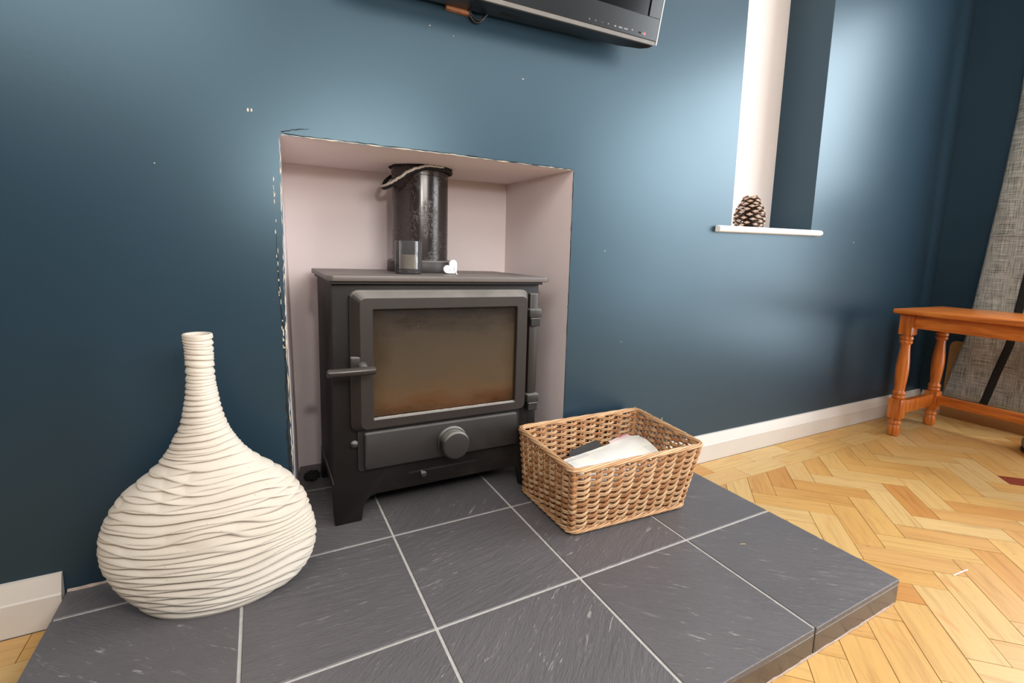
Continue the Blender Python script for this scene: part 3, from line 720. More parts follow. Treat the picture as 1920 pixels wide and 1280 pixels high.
# flue pipe with base collar, up into the recess roof
PX, PY, PR = 0.156, 0.250, 0.0765
flue = thing('flue_pipe', 'black enamelled flue pipe rising from the stove top into the recess roof', 'flue pipe', (PX, PY, zp))
bm = new(); lathe(bm, [(PR, zp), (PR, 0.90), (PR + 0.0012, 0.901), (PR + 0.0012, 1.0)], (PX, PY, 0), 64, True); obj('pipe', bm, M['flue'], flue, smooth=0.6)
bm = new(); lathe(bm, [(PR + 0.001, zp + 0.0005), (0.0895, zp + 0.0005), (0.0905, zp + 0.004), (0.0895, zp + 0.029), (0.087, zp + 0.033), (PR + 0.001, zp + 0.033)], (PX, PY, 0), 64, False); obj('collar', bm, M['stove'], flue, smooth=0.6, label='short cast collar at the foot of the pipe')
zr = 0.925
bm = new(); rows = []
for i in range(61):
    a = 2 * PI * i / 60; n_ = noise.noise((math.cos(a) * 3, math.sin(a) * 3, 1.3))
    ro = PR + 0.007 + 0.006 * n_; x, y = math.cos(a), math.sin(a)
    rows.append([(PX + (PR + 0.001) * x, PY + (PR + 0.001) * y, zr - 0.0015), (PX + ro * x, PY + ro * y, zr - 0.002 + 0.003 * (ro * x) / 0.1 * 0.4), (PX + (ro + 0.003) * x, PY + (ro + 0.003) * y, zr + 0.006), (PX + (PR + 0.001) * x, PY + (PR + 0.001) * y, zr + 0.006)])
quadstrip(bm, rows, True); bmesh.ops.remove_doubles(bm, verts=bm.verts, dist=1e-6)
obj('dark_gap', bm, M['soot_gap'], flue, label='ragged black ring for the shaded gap where the pipe enters the roof')  # dark ring stands in for the unlit hole round the pipe
# fire rope slipped from the gap: hangs as a tilted ring, lowest on the left
def ring_pt(a, rr, dz=0):
    x, y = math.cos(a), math.sin(a)
    side = max(0.0, -x - 0.18 * y) ** 3
    rad = rr + 0.014 * side - 0.004 * (1 - side)
    z = 0.9185 - 0.052 * side - 0.004 * max(0, -y) * max(0, -x) + 0.002 * noise.noise((x * 2, y * 2, 4.0))
    return (PX + rad * x, PY + rad * y, z + dz)
rope = tag(obj('fire_rope', tube(new(), [ring_pt(2 * PI * k / 80, PR + 0.0115) for k in range(80)], 0.0050, 8, True), M['soot_gap'], smooth=3.2, loc=(PX, PY, 0.91)), 'frayed sealing rope slipped down round the top of the flue pipe', 'rope')
bm = new(); tube(bm, [ring_pt(math.radians(158 + 140 * k / 50), PR + 0.0155, 0.0046 + R.uniform(-.0012, .0012)) for k in range(51)], lambda t: 0.0032 * (0.5 + 0.5 * math.sin(PI * t)) + 0.0006, 6)
obj('frayed_fibre', bm, M['rope'], rope, smooth=3.2, label='white frayed fibres along the upper edge')

# ------------------------------------------------------------------ on the stove top
cc = (0.0815, 0.092)
cand = thing('candle_glass', 'smoked glass tumbler holding a cream candle, on the stove top before the pipe', 'candle', (cc[0], cc[1], zp))
r_ = 0.0328; hg = 0.082
bm = new(); lathe(bm, [(0.0, 0.0), (r_ - 0.004, 0.0), (r_ - 0.001, 0.002), (r_, 0.006), (r_, hg - 0.001), (r_ - 0.001, hg), (r_ - 0.0022, hg - 0.001), (r_ - 0.0024, 0.013), (r_ - 0.006, 0.0105), (0.0, 0.010)], (cc[0], cc[1], zp), 48, False)
bmesh.ops.remove_doubles(bm, verts=bm.verts, dist=2e-5); obj('glass', bm, M['smoked'], cand, smooth=0.6)
bm = new(); lathe(bm, [(0.0, 0.0107), (r_ - 0.0075, 0.0112), (r_ - 0.0032, 0.0145), (r_ - 0.0032, 0.046), (r_ - 0.0045, 0.0475), (r_ - 0.010, 0.0462), (0.0, 0.0455)], (cc[0], cc[1], zp), 40, False); wax = obj('wax', bm, M['wax'], cand, smooth=0.7, label='cream candle wax')
bm = new(); tube(bm, [(cc[0], cc[1], zp + 0.045), (cc[0] + 0.001, cc[1], zp + 0.052), (cc[0] + 0.003, cc[1], zp + 0.056)], 0.0009, 6); obj('wick', bm, M['soot_gap'], wax)

hp_ = []                                     # heart outline, tilted so its point is at the lower right
for k in range(48):
    t = 2 * PI * k / 48; x = 16 * math.sin(t) ** 3; y = 13 * math.cos(t) - 5 * math.cos(2 * t) - 2 * math.cos(3 * t) - math.cos(4 * t)
    hp_.append((x / 17, y / 17))
ang = math.radians(43)
hc = (0.1955, 0.098, zp + 0.0205)
def hpt(x, y): 
    X, Y = x * math.cos(ang) - y * math.sin(ang), x * math.sin(ang) + y * math.cos(ang)
    return (hc[0] + X * 0.0225, hc[2] + Y * 0.0225 + 0.0025)
pts = [hpt(*p) for p in hp_]
mz = min(p[1] for p in pts); pts = [(p[0], p[1] - mz + zp + 0.0003) for p in pts]
bm = new(); prism(bm, pts, hc[1] - 0.004, hc[1] + 0.004, 0.0018, 'XZ', 2)
heart = tag(obj('heart_ornament', bm, M['heart'], smooth=0.7, loc=(hc[0], hc[1], zp)), 'small white heart ornament standing tilted on the stove top beside the pipe', 'ornament')
bm = new()
for sx, sy_, w, h in ((0.30, 0.32, 0.0045, 0.0011), (0.28, 0.16, 0.0060, 0.0012), (0.30, 0.0, 0.0050, 0.0010), (0.26, -0.16, 0.0062, 0.0010), (0.2, 0.62, 0.0016, 0.0016)):
    X = hc[0] + sx * 0.018 - 0.001; Z = zp + 0.017 + sy_ * 0.019; box(bm, (X - w / 2, hc[1] - 0.0045, Z - h / 2), (X + w / 2, hc[1] - 0.0038, Z + h / 2))
obj('print', bm, M['greydot'], heart)
bm = new()
for sx, sz, r in ((-0.004, 0.0105, 0.0022), (-0.0065, 0.013, 0.0014), (-0.0015, 0.014, 0.0013)): lathe(bm, [(r, -0.0045), (r, -0.0038)], (hc[0] + sx - 0.001, hc[1], zp + sz), 10, True, 'Y')
obj('flower_print', bm, M['pinkdot'], heart, label='tiny pink flower print')

# dark fluffy lump on the hearth beside the stove
bm = new(); bmesh.ops.create_icosphere(bm, subdivisions=4, radius=1)
for w_ in bm.verts:
    n = 1 + 0.35 * noise.noise(w_.co * 2.2) + 0.18 * noise.noise(w_.co * 6)
    w_.co = Vector((w_.co.x * 0.019 * n, w_.co.y * 0.020 * n, max(-0.0105, w_.co.z * 0.013 * n)))
bmesh.ops.translate(bm, verts=bm.verts, vec=(-0.136, 0.295, HT + 0.0107))
tag(obj('soot_lump', bm, M['soot_gap'], smooth=3.2, loc=(-0.136, 0.295, HT)), 'small rough black lump on the hearth in the recess left of the stove', 'lump')

# ------------------------------------------------------------------ vase
VT = [(0.0543, -.428, -.246), (0.060, -.437, -.228), (0.0667, -.444, -.211), (0.08, -.4545, -.194), (0.10, -.4685, -.179), (0.117, -.4795, -.1725), (0.138, -.4875, -.1675), (0.153, -.4925, -.1665), (0.17, -.495, -.1675), (0.185, -.4952, -.170), (0.2026, -.494, -.175), (0.22, -.4895, -.179), (0.2353, -.484, -.184), (0.2511, -.4765, -.192), (0.2665, -.4675, -.201), (0.2814, -.4555, -.213), (0.295, -.4385, -.229), (0.31, -.4225, -.249), (0.3246, -.4065, -.266), (0.3325, -.4013, -.274), (0.348, -.3901, -.285), (0.365, -.384, -.2945), (0.3775, -.3765, -.3005), (0.3987, -.3695, -.307), (0.42, -.3655, -.3115), (0.442, -.3618, -.3145), (0.464, -.3595, -.3173), (0.503, -.3589, -.318), (0.525, -.3591, -.3175), (0.5375, -.3605, -.3173), (0.5460, -.3618, -.317)]
vy = -0.140
def prof_at(z):
    L = Rr_ = 0
    for d in (-0.006, 0, 0.006):
        a = interp(VT, min(0.546, max(0.0543, z + d))); L += a[0] / 3; Rr_ += a[1] / 3
    return L, Rr_
NA, NZ = 300, 520
co_ = []; 
def bumpf(ph):
    f = ph - math.floor(ph)          # rises abruptly from the undercut, then rolls back upwards
    if f < 0.36: q_ = f / 0.36; return q_ * q_ * (3 - 2 * q_)
    return 1 - ((f - 0.36) / 0.64) ** 1.6
for j in range(NZ + 1):
    z = 0.0543 + (0.546 - 0.0543) * j / NZ
    zw = z if z < 0.33 else 0.33 + (z - 0.33) * 1.55          # ridges closer together on the neck
    L, Rx = prof_at(z); a = (Rx - L) / 2; c = (Rx + L) / 2
    b = a if a < 0.026 else 0.026 + (a - 0.026) * 0.36
    if z < 0.10: b = min(b, 0.052 + (z - 0.0543) * 0.6)
    edge = min(1, (z - 0.0543) / 0.006) * min(1, (0.546 - z) / 0.010)
    lam = 0.0165 if z < 0.33 else 0.0165 - 0.0060 * min(1, (z - 0.33) / 0.10)
    amp = (0.0074 if z < 0.32 else 0.0074 - 0.0036 * min(1, (z - 0.32) / 0.10)) * edge
    for i in range(NA):
        t = 2 * PI * i / NA; ct, st = math.cos(t), math.sin(t)
        px, py = a * ct, b * st
        zz = zw + 0.03 * px
        n1 = noise.noise((px * 9 + 3, py * 9, z * 16)); n2 = noise.noise((px * 8 - 7, py * 8 + 5, z * 14 + 9))
        p1 = (zz + 0.021 * n1 + 0.035 * px) / 0.0165; p2 = (zz + 0.022 * n2 - 0.06 * px + 0.004) / 0.0178
        d = amp * (max(bumpf(p1), bumpf(p2) * 0.96 - 0.02) - 0.75)
        nl = math.hypot(b * ct, a * st) or 1
        x = px + d * b * ct / nl; y = py + d * a * st / nl
        y += -0.09 * px
        co_ += [c + x, vy + y, z]
nv = NA * (NZ + 1)
fs = []
for j in range(NZ):
    for i in range(NA):
        k = (i + 1) % NA
        fs.append((j * NA + i, j * NA + k, (j + 1) * NA + k, (j + 1) * NA + i))
vl = [tuple(co_[3 * i:3 * i + 3]) for i in range(nv)]
# lip, inner neck and underside
Lx, Rx = prof_at(0.546); lc = (Lx + Rx) / 2; la = (Rx - Lx) / 2
base_i = NZ * NA
for rr_, zz_ in ((la - 0.0015, 0.5478), (la - 0.0042, 0.5475), (la - 0.0052, 0.543), (la - 0.0058, 0.47)):
    st_ = len(vl)
    for i in range(NA):
        t = 2 * PI * i / NA; vl.append((lc + rr_ * math.cos(t), vy + rr_ * math.sin(t) - 0.09 * rr_ * math.cos(t), zz_))
    for i in range(NA):
        k = (i + 1) % NA; fs.append((base_i + i, base_i + k, st_ + k, st_ + i))
    base_i = st_
fs.append(tuple(range(base_i, base_i + NA))); fs.append(tuple(range(NA - 1, -1, -1)))
org_v = Vector((-0.336, vy, HT))
me = bpy.data.meshes.new('vase'); me.from_pydata([tuple(Vector(p) - org_v) for p in vl], [], fs); me.shade_smooth(); me.materials.append(M['vase'])
vase = bpy.data.objects.new('vase', me); link(vase); vase.location = org_v
tag(vase, 'tall cream flattened vase with rippled ridges and a narrow neck, on the hearth', 'vase')

# ------------------------------------------------------------------ wicker basket
BT = [Vector((0.329, -0.316, 0.243)), Vector((0.718, -0.325, 0.243)), Vector((0.753, -0.027, 0.243)), Vector((0.347, -0.024, 0.243))]
BB = [Vector((0.3665, -0.264, HT + 0.001)), Vector((0.704, -0.2845, HT + 0.001)), Vector((0.722, -0.040, HT + 0.001)), Vector((0.366, -0.024, HT + 0.001))]
basket = thing('wicker_basket', 'rectangular tan wicker basket with flared sides, on the hearth right of the stove', 'basket', (0.54, -0.16, HT))
NS = [12, 9, 12, 9]; NTOT = sum(NS)
def bpath(z, u_):
    """point and outward normal on the basket wall; u_ in stakes round the perimeter"""
    t = (z - BB[0].z) / (BT[0].z - BB[0].z)
    cs = [BB[i].lerp(BT[i], t) for i in range(4)]
    u_ %= NTOT; e = 0
    while u_ >= NS[e]: u_ -= NS[e]; e += 1
    f = u_ / NS[e]; a, b = cs[e], cs[(e + 1) % 4]
    p = a.lerp(b, f); d = (b - a).normalized(); n = Vector((d.y, -d.x, 0))
    dp = (a - cs[e - 1]).normalized(); npv = Vector((dp.y, -dp.x, 0)); dn_ = (cs[(e + 2) % 4] - b).normalized(); nn = Vector((dn_.y, -dn_.x, 0))
    k = f * NS[e]
    if k < 0.5: n = npv.lerp(n, 0.5 + k); p = p - (n.normalized() * 0.010 * (0.5 - k) * 2) * 0.7
    elif NS[e] - k < 0.5: q_ = NS[e] - k; n = nn.lerp(n, 0.5 + q_); p = p - (n.normalized() * 0.010 * (0.5 - q_) * 2) * 0.7
    return p, n.normalized(), e
z0b, z1b = HT + 0.001, 0.243
NR = 21
for k in range(NTOT):
    bm = new(); p0, n0, _ = bpath(z0b + 0.004, k + 0.0); p1, n1, _ = bpath(z1b - 0.002, k + 0.0)
    tube(bm, [p0, p0.lerp(p1, 0.5), p1], 0.0028, 6); obj('stake', bm, M['wick_c'], basket, smooth=3.2)
wm = [M['wick_a'], M['wick_b'], M['wick_b'], M['wick_a'], M['wick_b'], M['wick_c']]
for r in range(NR):
    z = z0b + 0.0185 + (z1b - 0.0080 - z0b - 0.0185) * r / (NR - 1)
    bm = new()
    for strand, dzs in ((0, -0.0020), (1, 0.0020)):
        pts = []; SUB = 6
        for s_ in range(NTOT * SUB):
            uu = s_ / SUB; p, n, e = bpath(z + dzs, uu)
            ph = PI * (uu + r); sl = (0.0015, 0.0012, 0.001, 0.001)[e]
            if e == 0: sl = 0.0024 + 0.0056 * (uu / NS[0]) ** 0.7
            pts.append(p + n * (0.0058 * math.cos(ph)) + Vector((0, 0, sl * math.sin(ph) + 0.0008 * noise.noise((uu * 0.9, r * 3.1, strand * 7.7)))))
        tube(bm, pts, 0.0022, 6, True)
    obj('weaver', bm, R.choice(wm), basket, smooth=3.2)
for k in (0, NS[0], NS[0] + NS[1], NS[0] + NS[1] + NS[2]):          # corner posts
    bm = new(); p0, n0, _ = bpath(z0b + 0.004, k); p1, n1, _ = bpath(z1b - 0.002, k)
    tube(bm, [p0, p0.lerp(p1, 0.5), p1], 0.0046, 8); obj('corner_post', bm, M['wick_c'], basket, smooth=3.2)
# plaited border rods at rim and foot
def border(zc, rad, amp, nrod, name, turns, mats, outn=0.0):
    for k in range(nrod):
        pts = []; SUB = 8
        for s_ in range(NTOT * SUB):
            uu = s_ / SUB; p, n, e = bpath(min(max(zc, z0b), z1b), uu); ph = 2 * PI * (uu * turns / NTOT + k / nrod)
            pts.append(p + n * (outn + amp * math.cos(ph)) + Vector((0, 0, amp * 0.75 * math.sin(ph) + (zc - min(max(zc, z0b), z1b)))))
        bm = new(); tube(bm, pts, rad, 6, True); obj(name, bm, mats[k % len(mats)], basket, smooth=3.2)
border(z1b - 0.003, 0.0027, 0.0050, 5, 'rim_rod', 6, [M['wick_b'], M['wick_a'], M['wick_b'], M['wick_a']], 0.001)
border(HT + 0.0105, 0.0027, 0.0064, 6, 'foot_rod', 9, [M['wick_b'], M['wick_a'], M['wick_b'], M['wick_a']], 0.001)
for k in range(15):
    y = 0; f = (k + 0.5) / 15
    a = BB[0].lerp(BB[3], f); b = BB[1].lerp(BB[2], f); bm = new(); d = (b - a).normalized() * 0.004
    tube(bm, [a + d + Vector((0, 0, 0.008)), a.lerp(b, 0.5) + Vector((0, 0, 0.008 + 0.002 * (-1) ** k)), b - d + Vector((0, 0, 0.008))], 0.0085, 6); obj('base_rod', bm, M['wick_c'], basket, smooth=3.2)
bm = new()
for (uu, z, dx, dy, dz) in ((13.5, 0.236, -0.02, 0.01, 0.022), (17.2, 0.24, 0.008, 0.004, 0.012), (21.0, 0.24, -0.01, -0.006, 0.013), (2.2, 0.236, 0.03, -0.006, -0.004), (19.5, 0.24, 0.006, 0.006, 0.008)):
    p, n, e = bpath(z, uu); tube(bm, [p, p + Vector((dx * 0.5, dy * 0.5, dz * 0.8)), p + Vector((dx, dy, dz))], 0.0007, 5)
obj('loose_fibre', bm, M['straw'], basket, kind='stuff', label='loose pale fibres sticking out of the weave')

# papers lying in the basket
def sheet(name, mat, P, thick, label, cat, nx=14, ny=10, wob=0.002, seed=0.0, loc=None):
    """P(s, t) -> point; a bent slab of paper with its own thickness"""
    bm = new(); top = []; bot = []
    for i in range(nx + 1):
        a = []; b = []
        for j in range(ny + 1):
            p = Vector(P(i / nx, j / ny)); p.z += wob * noise.noise((i * 0.35 + seed, j * 0.35, seed))
            a.append(p); b.append(p - Vector((0, 0, thick)))
        top.append(a); bot.append(b)
    ring = lambda g: [g[i][0] for i in range(nx + 1)] + [g[nx][j] for j in range(1, ny + 1)] + [g[i][ny] for i in range(nx - 1, -1, -1)] + [g[0][j] for j in range(ny - 1, 0, -1)]
    va = quadstrip(bm, top); vb = quadstrip(bm, bot); quadstrip(bm, [ring(top), ring(bot)], True)
    bmesh.ops.remove_doubles(bm, verts=bm.verts, dist=1e-6)
    c = P(0.5, 0.5)
    return tag(obj(name, bm, mat, smooth=0.6, loc=loc or c), label, cat)
def blend(A, Bq, Cq, D):          # corners: (0,0) (1,0) (1,1) (0,1)
    A, Bq, Cq, D = map(Vector, (A, Bq, Cq, D))
    return lambda s, t: (A.lerp(Bq, s)).lerp(D.lerp(Cq, s), t)
nb = blend((0.408, -0.262, 0.170), (0.676, -0.262, 0.166), (0.712, -0.092, 0.194), (0.408, -0.150, 0.190))
def news(s, t):
    p = nb(s, t); p.z += 0.010 * math.sin(PI * min(1, t * 1.1)) - 0.030 * max(0, t - 0.82) ** 1.2 - 0.010 * max(0, s - 0.9) / 0.1 * 0.4
    p.y += 0.0; return p
news_o = sheet('newspaper', M['news'], news, 0.009, 'folded white newspaper on top in the wicker basket', 'newspaper', 20, 14)
kb = blend((0.430, -0.268, 0.152), (0.692, -0.268, 0.150), (0.722, -0.145, 0.166), (0.43, -0.16, 0.172))
sheet('brown_paper', M['kraft'], kb, 0.003, 'sheet of brown paper under the newspaper in the basket', 'paper', seed=3.0)
lb = blend((0.60, -0.13, 0.176), (0.70, -0.10, 0.182), (0.690, -0.055, 0.181), (0.607, -0.083, 0.180))
leaf = sheet('leaflet', M['leaflet'], lb, 0.002, 'pinkish white leaflet behind the newspaper in the basket', 'leaflet', 8, 6, seed=5.0)
bm = new()
P0 = lb(0.55, 0.80); P1 = lb(0.95, 0.80); P2 = lb(0.95, 0.92); P3 = lb(0.55, 0.92)
quadstrip(bm, [[P0 + Vector((0, 0, .0016)), P1 + Vector((0, 0, .0016))], [P3 + Vector((0, 0, .0016)), P2 + Vector((0, 0, .0016))]]); quadstrip(bm, [[P0, P1], [P3, P2]]); obj('red_print', bm, M['leaf_red'], leaf, label='pinkish red printed band')
db = blend((0.435, -0.140, 0.166), (0.585, -0.105, 0.172), (0.578, -0.062, 0.182), (0.470, -0.090, 0.178))
sheet('card', M['dark_card'], db, 0.003, 'dark grey card behind the left part of the newspaper in the basket', 'card', 8, 6, 0.0005, seed=8.0)

# ------------------------------------------------------------------ bench
bench = thing('bench', 'orange varnished pine bench with turned legs, against the wall beside the curtain', 'bench', (2.23, -0.66, 0))
BX0, BX1, BY0, BY1, BZ = 2.012, 2.452, -0.128, -1.22, 0.538
bm = new(); prism(bm, [(BX0, BY1), (BX1, BY1), (BX1, BY0), (BX0 + 0.0, BY0)], BZ - 0.020, BZ, 0.006, 'XY', 3); obj('seat', bm, M['pine_top'], bench, smooth=0.6)
LF, LR = 2.068, 2.387
def bench_leg(x, y):
    bm = new(); h = 0.0245
    box(bm, (x - h, y - h, 0.432), (x + h, y + h, BZ - 0.0205), 0.003, 2)
    box(bm, (x - h, y - h, 0.076), (x + h, y + h, 0.160), 0.003, 2)
    pr = [(0.018, 0.433), (0.019, 0.428), (0.0235, 0.425), (0.0245, 0.419), (0.0235, 0.413), (0.019, 0.410), (0.0225, 0.407), (0.0235, 0.401), (0.0215, 0.396), (0.0175, 0.392), (0.0175, 0.380), (0.0195, 0.355), (0.0225, 0.325), (0.0242, 0.295), (0.0240, 0.270), (0.0222, 0.240), (0.0198, 0.215), (0.0185, 0.198), (0.0195, 0.194), (0.0235, 0.190), (0.0240, 0.184), (0.0225, 0.179), (0.0190, 0.177), (0.0225, 0.174), (0.0235, 0.168), (0.0215, 0.162), (0.018, 0.159)]
    lathe(bm, pr[::-1], (x, y, 0), 24)
    ft = [(0.014, 0.0), (0.0195, 0.002), (0.0225, 0.012), (0.0232, 0.026), (0.0215, 0.040), (0.0185, 0.048), (0.0225, 0.051), (0.0235, 0.057), (0.0225, 0.063), (0.0190, 0.066), (0.0185, 0.077)]
    lathe(bm, ft, (x, y, 0), 24)
    return obj('leg', bm, M['pine_leg'], bench, smooth=0.7)
for x, y in ((LF, -0.168), (LR, -0.168), (LF, -1.16), (LR, -1.16)): bench_leg(x, y)
for x in (LF, LR):
    bm = new(); box(bm, (x - 0.010, -1.135, 0.462), (x + 0.010, -0.193, BZ - 0.0205), 0.002); obj('apron', bm, M['pine_top'], bench)
for y in (-0.168, -1.16):
    x0, x1 = LF + 0.0248, LR - 0.0248
    pl = [(x0, BZ - 0.0205), (x0, 0.440), (x0 + 0.02, 0.444), (x0 + 0.05, 0.462), (x1 - 0.05, 0.462), (x1 - 0.02, 0.444), (x1, 0.440), (x1, BZ - 0.0205)]
    bm = new(); prism(bm, pl, y - 0.010, y + 0.010, 0.0015, 'XZ'); obj('apron', bm, M['pine_leg'], bench, smooth=0.5)
    bm = new(); box(bm, (x0, y - 0.012, 0.092), (x1, y + 0.012, 0.148), 0.003, 2); obj('stretcher', bm, M['pine_leg'], bench, smooth=0.6)
bm = new(); box(bm, (LR - 0.020, -1.135, 0.104), (LR + 0.012, -0.193, 0.143), 0.003, 2); obj('stretcher', bm, M['pine_top'], bench, smooth=0.6)

# ------------------------------------------------------------------ curtain beside the window
YLT = [(0.108, -.130), (0.13, -.1355), (0.2556, -.157), (0.39, -.184), (0.545, -.194), (0.72, -.2057), (0.854, -.213), (1.066, -.2273), (1.38, -.240), (1.55, -.2395), (2.12, -.240)]
def cpt(z, w):
    y = interp(YLT, z)[0] - w * (1 - 0.38 * min(1, max(0, z - 0.75) / 1.0))
    x = 2.585 - 0.012 * math.sin(w * 30 + 0.5 * math.sin(z * 2)) * (0.35 + 0.65 * min(1, z / 1.5)) + 0.004 * noise.noise((w * 9, z * 3, 1))
    return Vector((x, y, z - 0.020 * w))
zsv = [0.108 + 2.012 * k / 70 for k in range(71)]
def cloth(wa, wb, n, off, th=0.0016):
    bm = new(); F = [[cpt(z, wa + (wb - wa) * k / n) - Vector((off, 0, 0)) for k in range(n + 1)] for z in zsv]
    K = [[p + Vector((th, 0, 0)) for p in r] for r in F]
    quadstrip(bm, F); quadstrip(bm, K)
    quadstrip(bm, [F[0], K[0]]); quadstrip(bm, [F[-1], K[-1]]); quadstrip(bm, [[r[0] for r in F], [r[0] for r in K]]); quadstrip(bm, [[r[-1] for r in F], [r[-1] for r in K]])
    bmesh.ops.remove_doubles(bm, verts=bm.verts, dist=1e-6); return bm
curtain = tag(obj('curtain', cloth(0, 0.36, 40, 0), M['cloth'], smooth=3.2, loc=(2.585, -0.3, 0.1)), 'grey woven curtain with a black stripe, hanging by the blue corner behind the bench', 'curtain')
obj('stripe', cloth(0.140, 0.170, 4, 0.0012, 0.001), M['cloth_black'], curtain, smooth=3.2, label='black woven stripe')
bm = new(); tube(bm, [cpt(0.860, 0.002 + 0.13 * k / 20) - Vector((0.001, 0, 0.0)) for k in range(21)], 0.0028, 6); obj('seam', bm, M['cloth'], curtain, smooth=3.2)
pole = tag(obj('curtain_pole', lathe(new(), [(0.012, -2.05), (0.012, -0.16), (0.02, -0.155), (0.022, -0.14), (0.012, -0.125)], (2.60, 0, 2.135), 20, True, 'Y'), M['tv'], smooth=0.7, loc=(2.60, -1.1, 2.135)), 'dark curtain pole above the window', 'curtain pole')
for y in (-0.2, -1.95):
    bm = new(); tube(bm, [(2.612, y, 2.135), (XR - 0.0005, y, 2.135)], 0.007, 8); obj('bracket', bm, M['tv'], pole)
# brown card leaning behind the curtain
pl = [(-0.118, 0.004), (-0.112, 0.345), (-0.118, 0.362), (-0.132, 0.371), (-0.60, 0.376), (-0.60, 0.004)]
bm = new(); prism(bm, pl, 2.632, 2.637, 0.0008, 'YZ')
for w_ in bm.verts: w_.co.x += 0.012 * (w_.co.z - 0.1) / 0.3 - 0.004; w_.co.z -= 0.004
tag(obj('cardboard_panel', bm, M['card'], loc=(2.632, -0.36, 0)), 'brown cardboard panel leaning on the wall behind the grey curtain', 'cardboard')

# rounded grey foot with dark rim, cut by the right edge of the picture
fx, fy = 2.402, -0.585
bm = new(); lathe(bm, [(0.085, 0.010), (0.098, 0.014), (0.104, 0.024), (0.104, 0.045), (0.098, 0.056), (0.08, 0.062), (0.0, 0.064)], (fx, fy, 0), 40, True)
ft_ = tag(obj('rounded_foot', bm, M['foot_grey'], smooth=0.8, loc=(fx, fy, 0)), 'rounded grey foot with a dark rim on the floor under the bench', 'foot')
bm = new(); lathe(bm, [(0.092, 0.0), (0.101, 0.002), (0.104, 0.006), (0.103, 0.0125), (0.092, 0.0125)], (fx, fy, 0), 40, True); obj('rim', bm, M['foot_dark'], ft_, smooth=0.8, label='dark lower rim')

# ------------------------------------------------------------------ pine cone on the alcove sill
pc = (1.311, 0.060, 0.826)
cone = thing('pine_cone', 'large open brown pine cone on the white alcove sill', 'pine cone', pc)
def cr(t): return 0.050 * (math.sin(PI * min(1.0, 0.30 + 0.72 * t)) ** 0.75 if t < 0.97 else 0.18)
bm = new(); lathe(bm, [(0.012, 0.002)] + [(max(0.004, cr(k / 10) * 0.42), 0.004 + 0.098 * k / 10) for k in range(11)] + [(0.0, 0.104)], pc, 16, False); obj('core', bm, M['cone_core'], cone, smooth=3.2)
# one scale: a blade from the core (x = outwards) ending in a thick diamond tip
def scale_mesh():
    b = new()
    prof = [(0.0, 0.004, 0.002), (0.5, 0.0075, 0.0022), (0.82, 0.0105, 0.0034), (0.95, 0.0110, 0.0050), (1.0, 0.0070, 0.0040)]
    rows = []
    for x, w, h in prof:
        X = x * 0.030; rows.append([(X, -w, 0), (X, 0, h), (X, w, 0), (X, 0, -h)])
    vs = quadstrip(b, rows, True, True)
    tip = b.verts.new((0.0315, 0, -0.0002)); last = vs[-1]
    for f in list(b.faces):
        if set(f.verts) == set(last): b.faces.remove(f)
    for i in range(4): b.faces.new((last[i], last[(i + 1) % 4], tip))
    bmesh.ops.recalc_face_normals(b, faces=b.faces)
    me = bpy.data.meshes.new('scale'); b.to_mesh(me); b.free(); me.materials.append(M['cone']); me.materials.append(M['cone_tip'])
    for f in me.polygons:
        if f.center.x > 0.0272: f.material_index = 1
    return me
sm = scale_mesh(); first = None; NSC = 88
for i in range(NSC):
    t = (i + 0.5) / NSC; a = i * 2.39996
    z = 0.006 + 0.097 * t ** 0.95; rad = cr(t); sc_ = 0.72 + 0.42 * math.sin(PI * min(1, 0.22 + 0.6 * (1 - t)))
    if t > 0.9: sc_ *= 0.8
    if first is None: o = bpy.data.objects.new('scale', sm); link(o); first = o
    else: o = copy_obj(first)
    o.parent = cone; el = -0.18 + 1.05 * t ** 1.6 + R.uniform(-0.06, 0.06)
    ro = max(0.004, rad + 0.006 - 0.030 * sc_ * math.cos(el))
    if i < 12: z = max(z, 0.0085)
    o.location = (ro * math.cos(a), ro * math.sin(a), max(z - 0.01 * math.sin(el) * 0.5, 0.0085 + (0.005 if el < 0 else 0)))
    o.rotation_euler = Matrix.Rotation(a, 4, 'Z').to_3x3().to_4x4().to_euler()
    o.rotation_euler = (Matrix.Rotation(a, 4, 'Z') @ Matrix.Rotation(-el, 4, 'Y')).to_euler(); o.scale = (sc_, sc_, sc_)

# ------------------------------------------------------------------ television on the wall above
tv = thing('television', 'black wall mounted television with a grey strip along its lower edge, above the stove', 'television', (0.31, -0.05, 1.26))
tl = 0.255          # leans forward at the top
rl = 0.0389         # hangs a little lower on its left
UPV = Vector((-0.035, -math.sin(tl), math.cos(tl))); RT = Vector((math.cos(rl), 0, math.sin(rl))); UPV = (UPV - RT * UPV.dot(RT)).normalized(); BK = UPV.cross(RT) * -1
if BK.y < 0: BK = -BK
P0 = Vector((0.6751, -0.0905, 1.2534)) + RT * 0.0075          # lower right front corner
TWd, THt = 0.76, 0.46
def tp(x, y, d): return P0 + RT * (x - TWd) + UPV * y + BK * d      # x from left, y up, d backwards
def tvbox(bm, x0, x1, y0, y1, d0, d1, bev=0.0):
    t = bmesh.new(); c = [t.verts.new(tp(x, y, d)) for x in (x0, x1) for y in (y0, y1) for d in (d0, d1)]
    for f in ((0, 1, 3, 2), (4, 6, 7, 5), (0, 4, 5, 1), (2, 3, 7, 6), (0, 2, 6, 4), (1, 5, 7, 3)): t.faces.new([c[i] for i in f])
    bmesh.ops.recalc_face_normals(t, faces=t.faces)
    if bev: bmesh.ops.bevel(t, geom=t.edges[:], offset=bev, segments=2, affect='EDGES', profile=0.5)
    merge(bm, t); return bm
bw = 0.0613
bm = new()
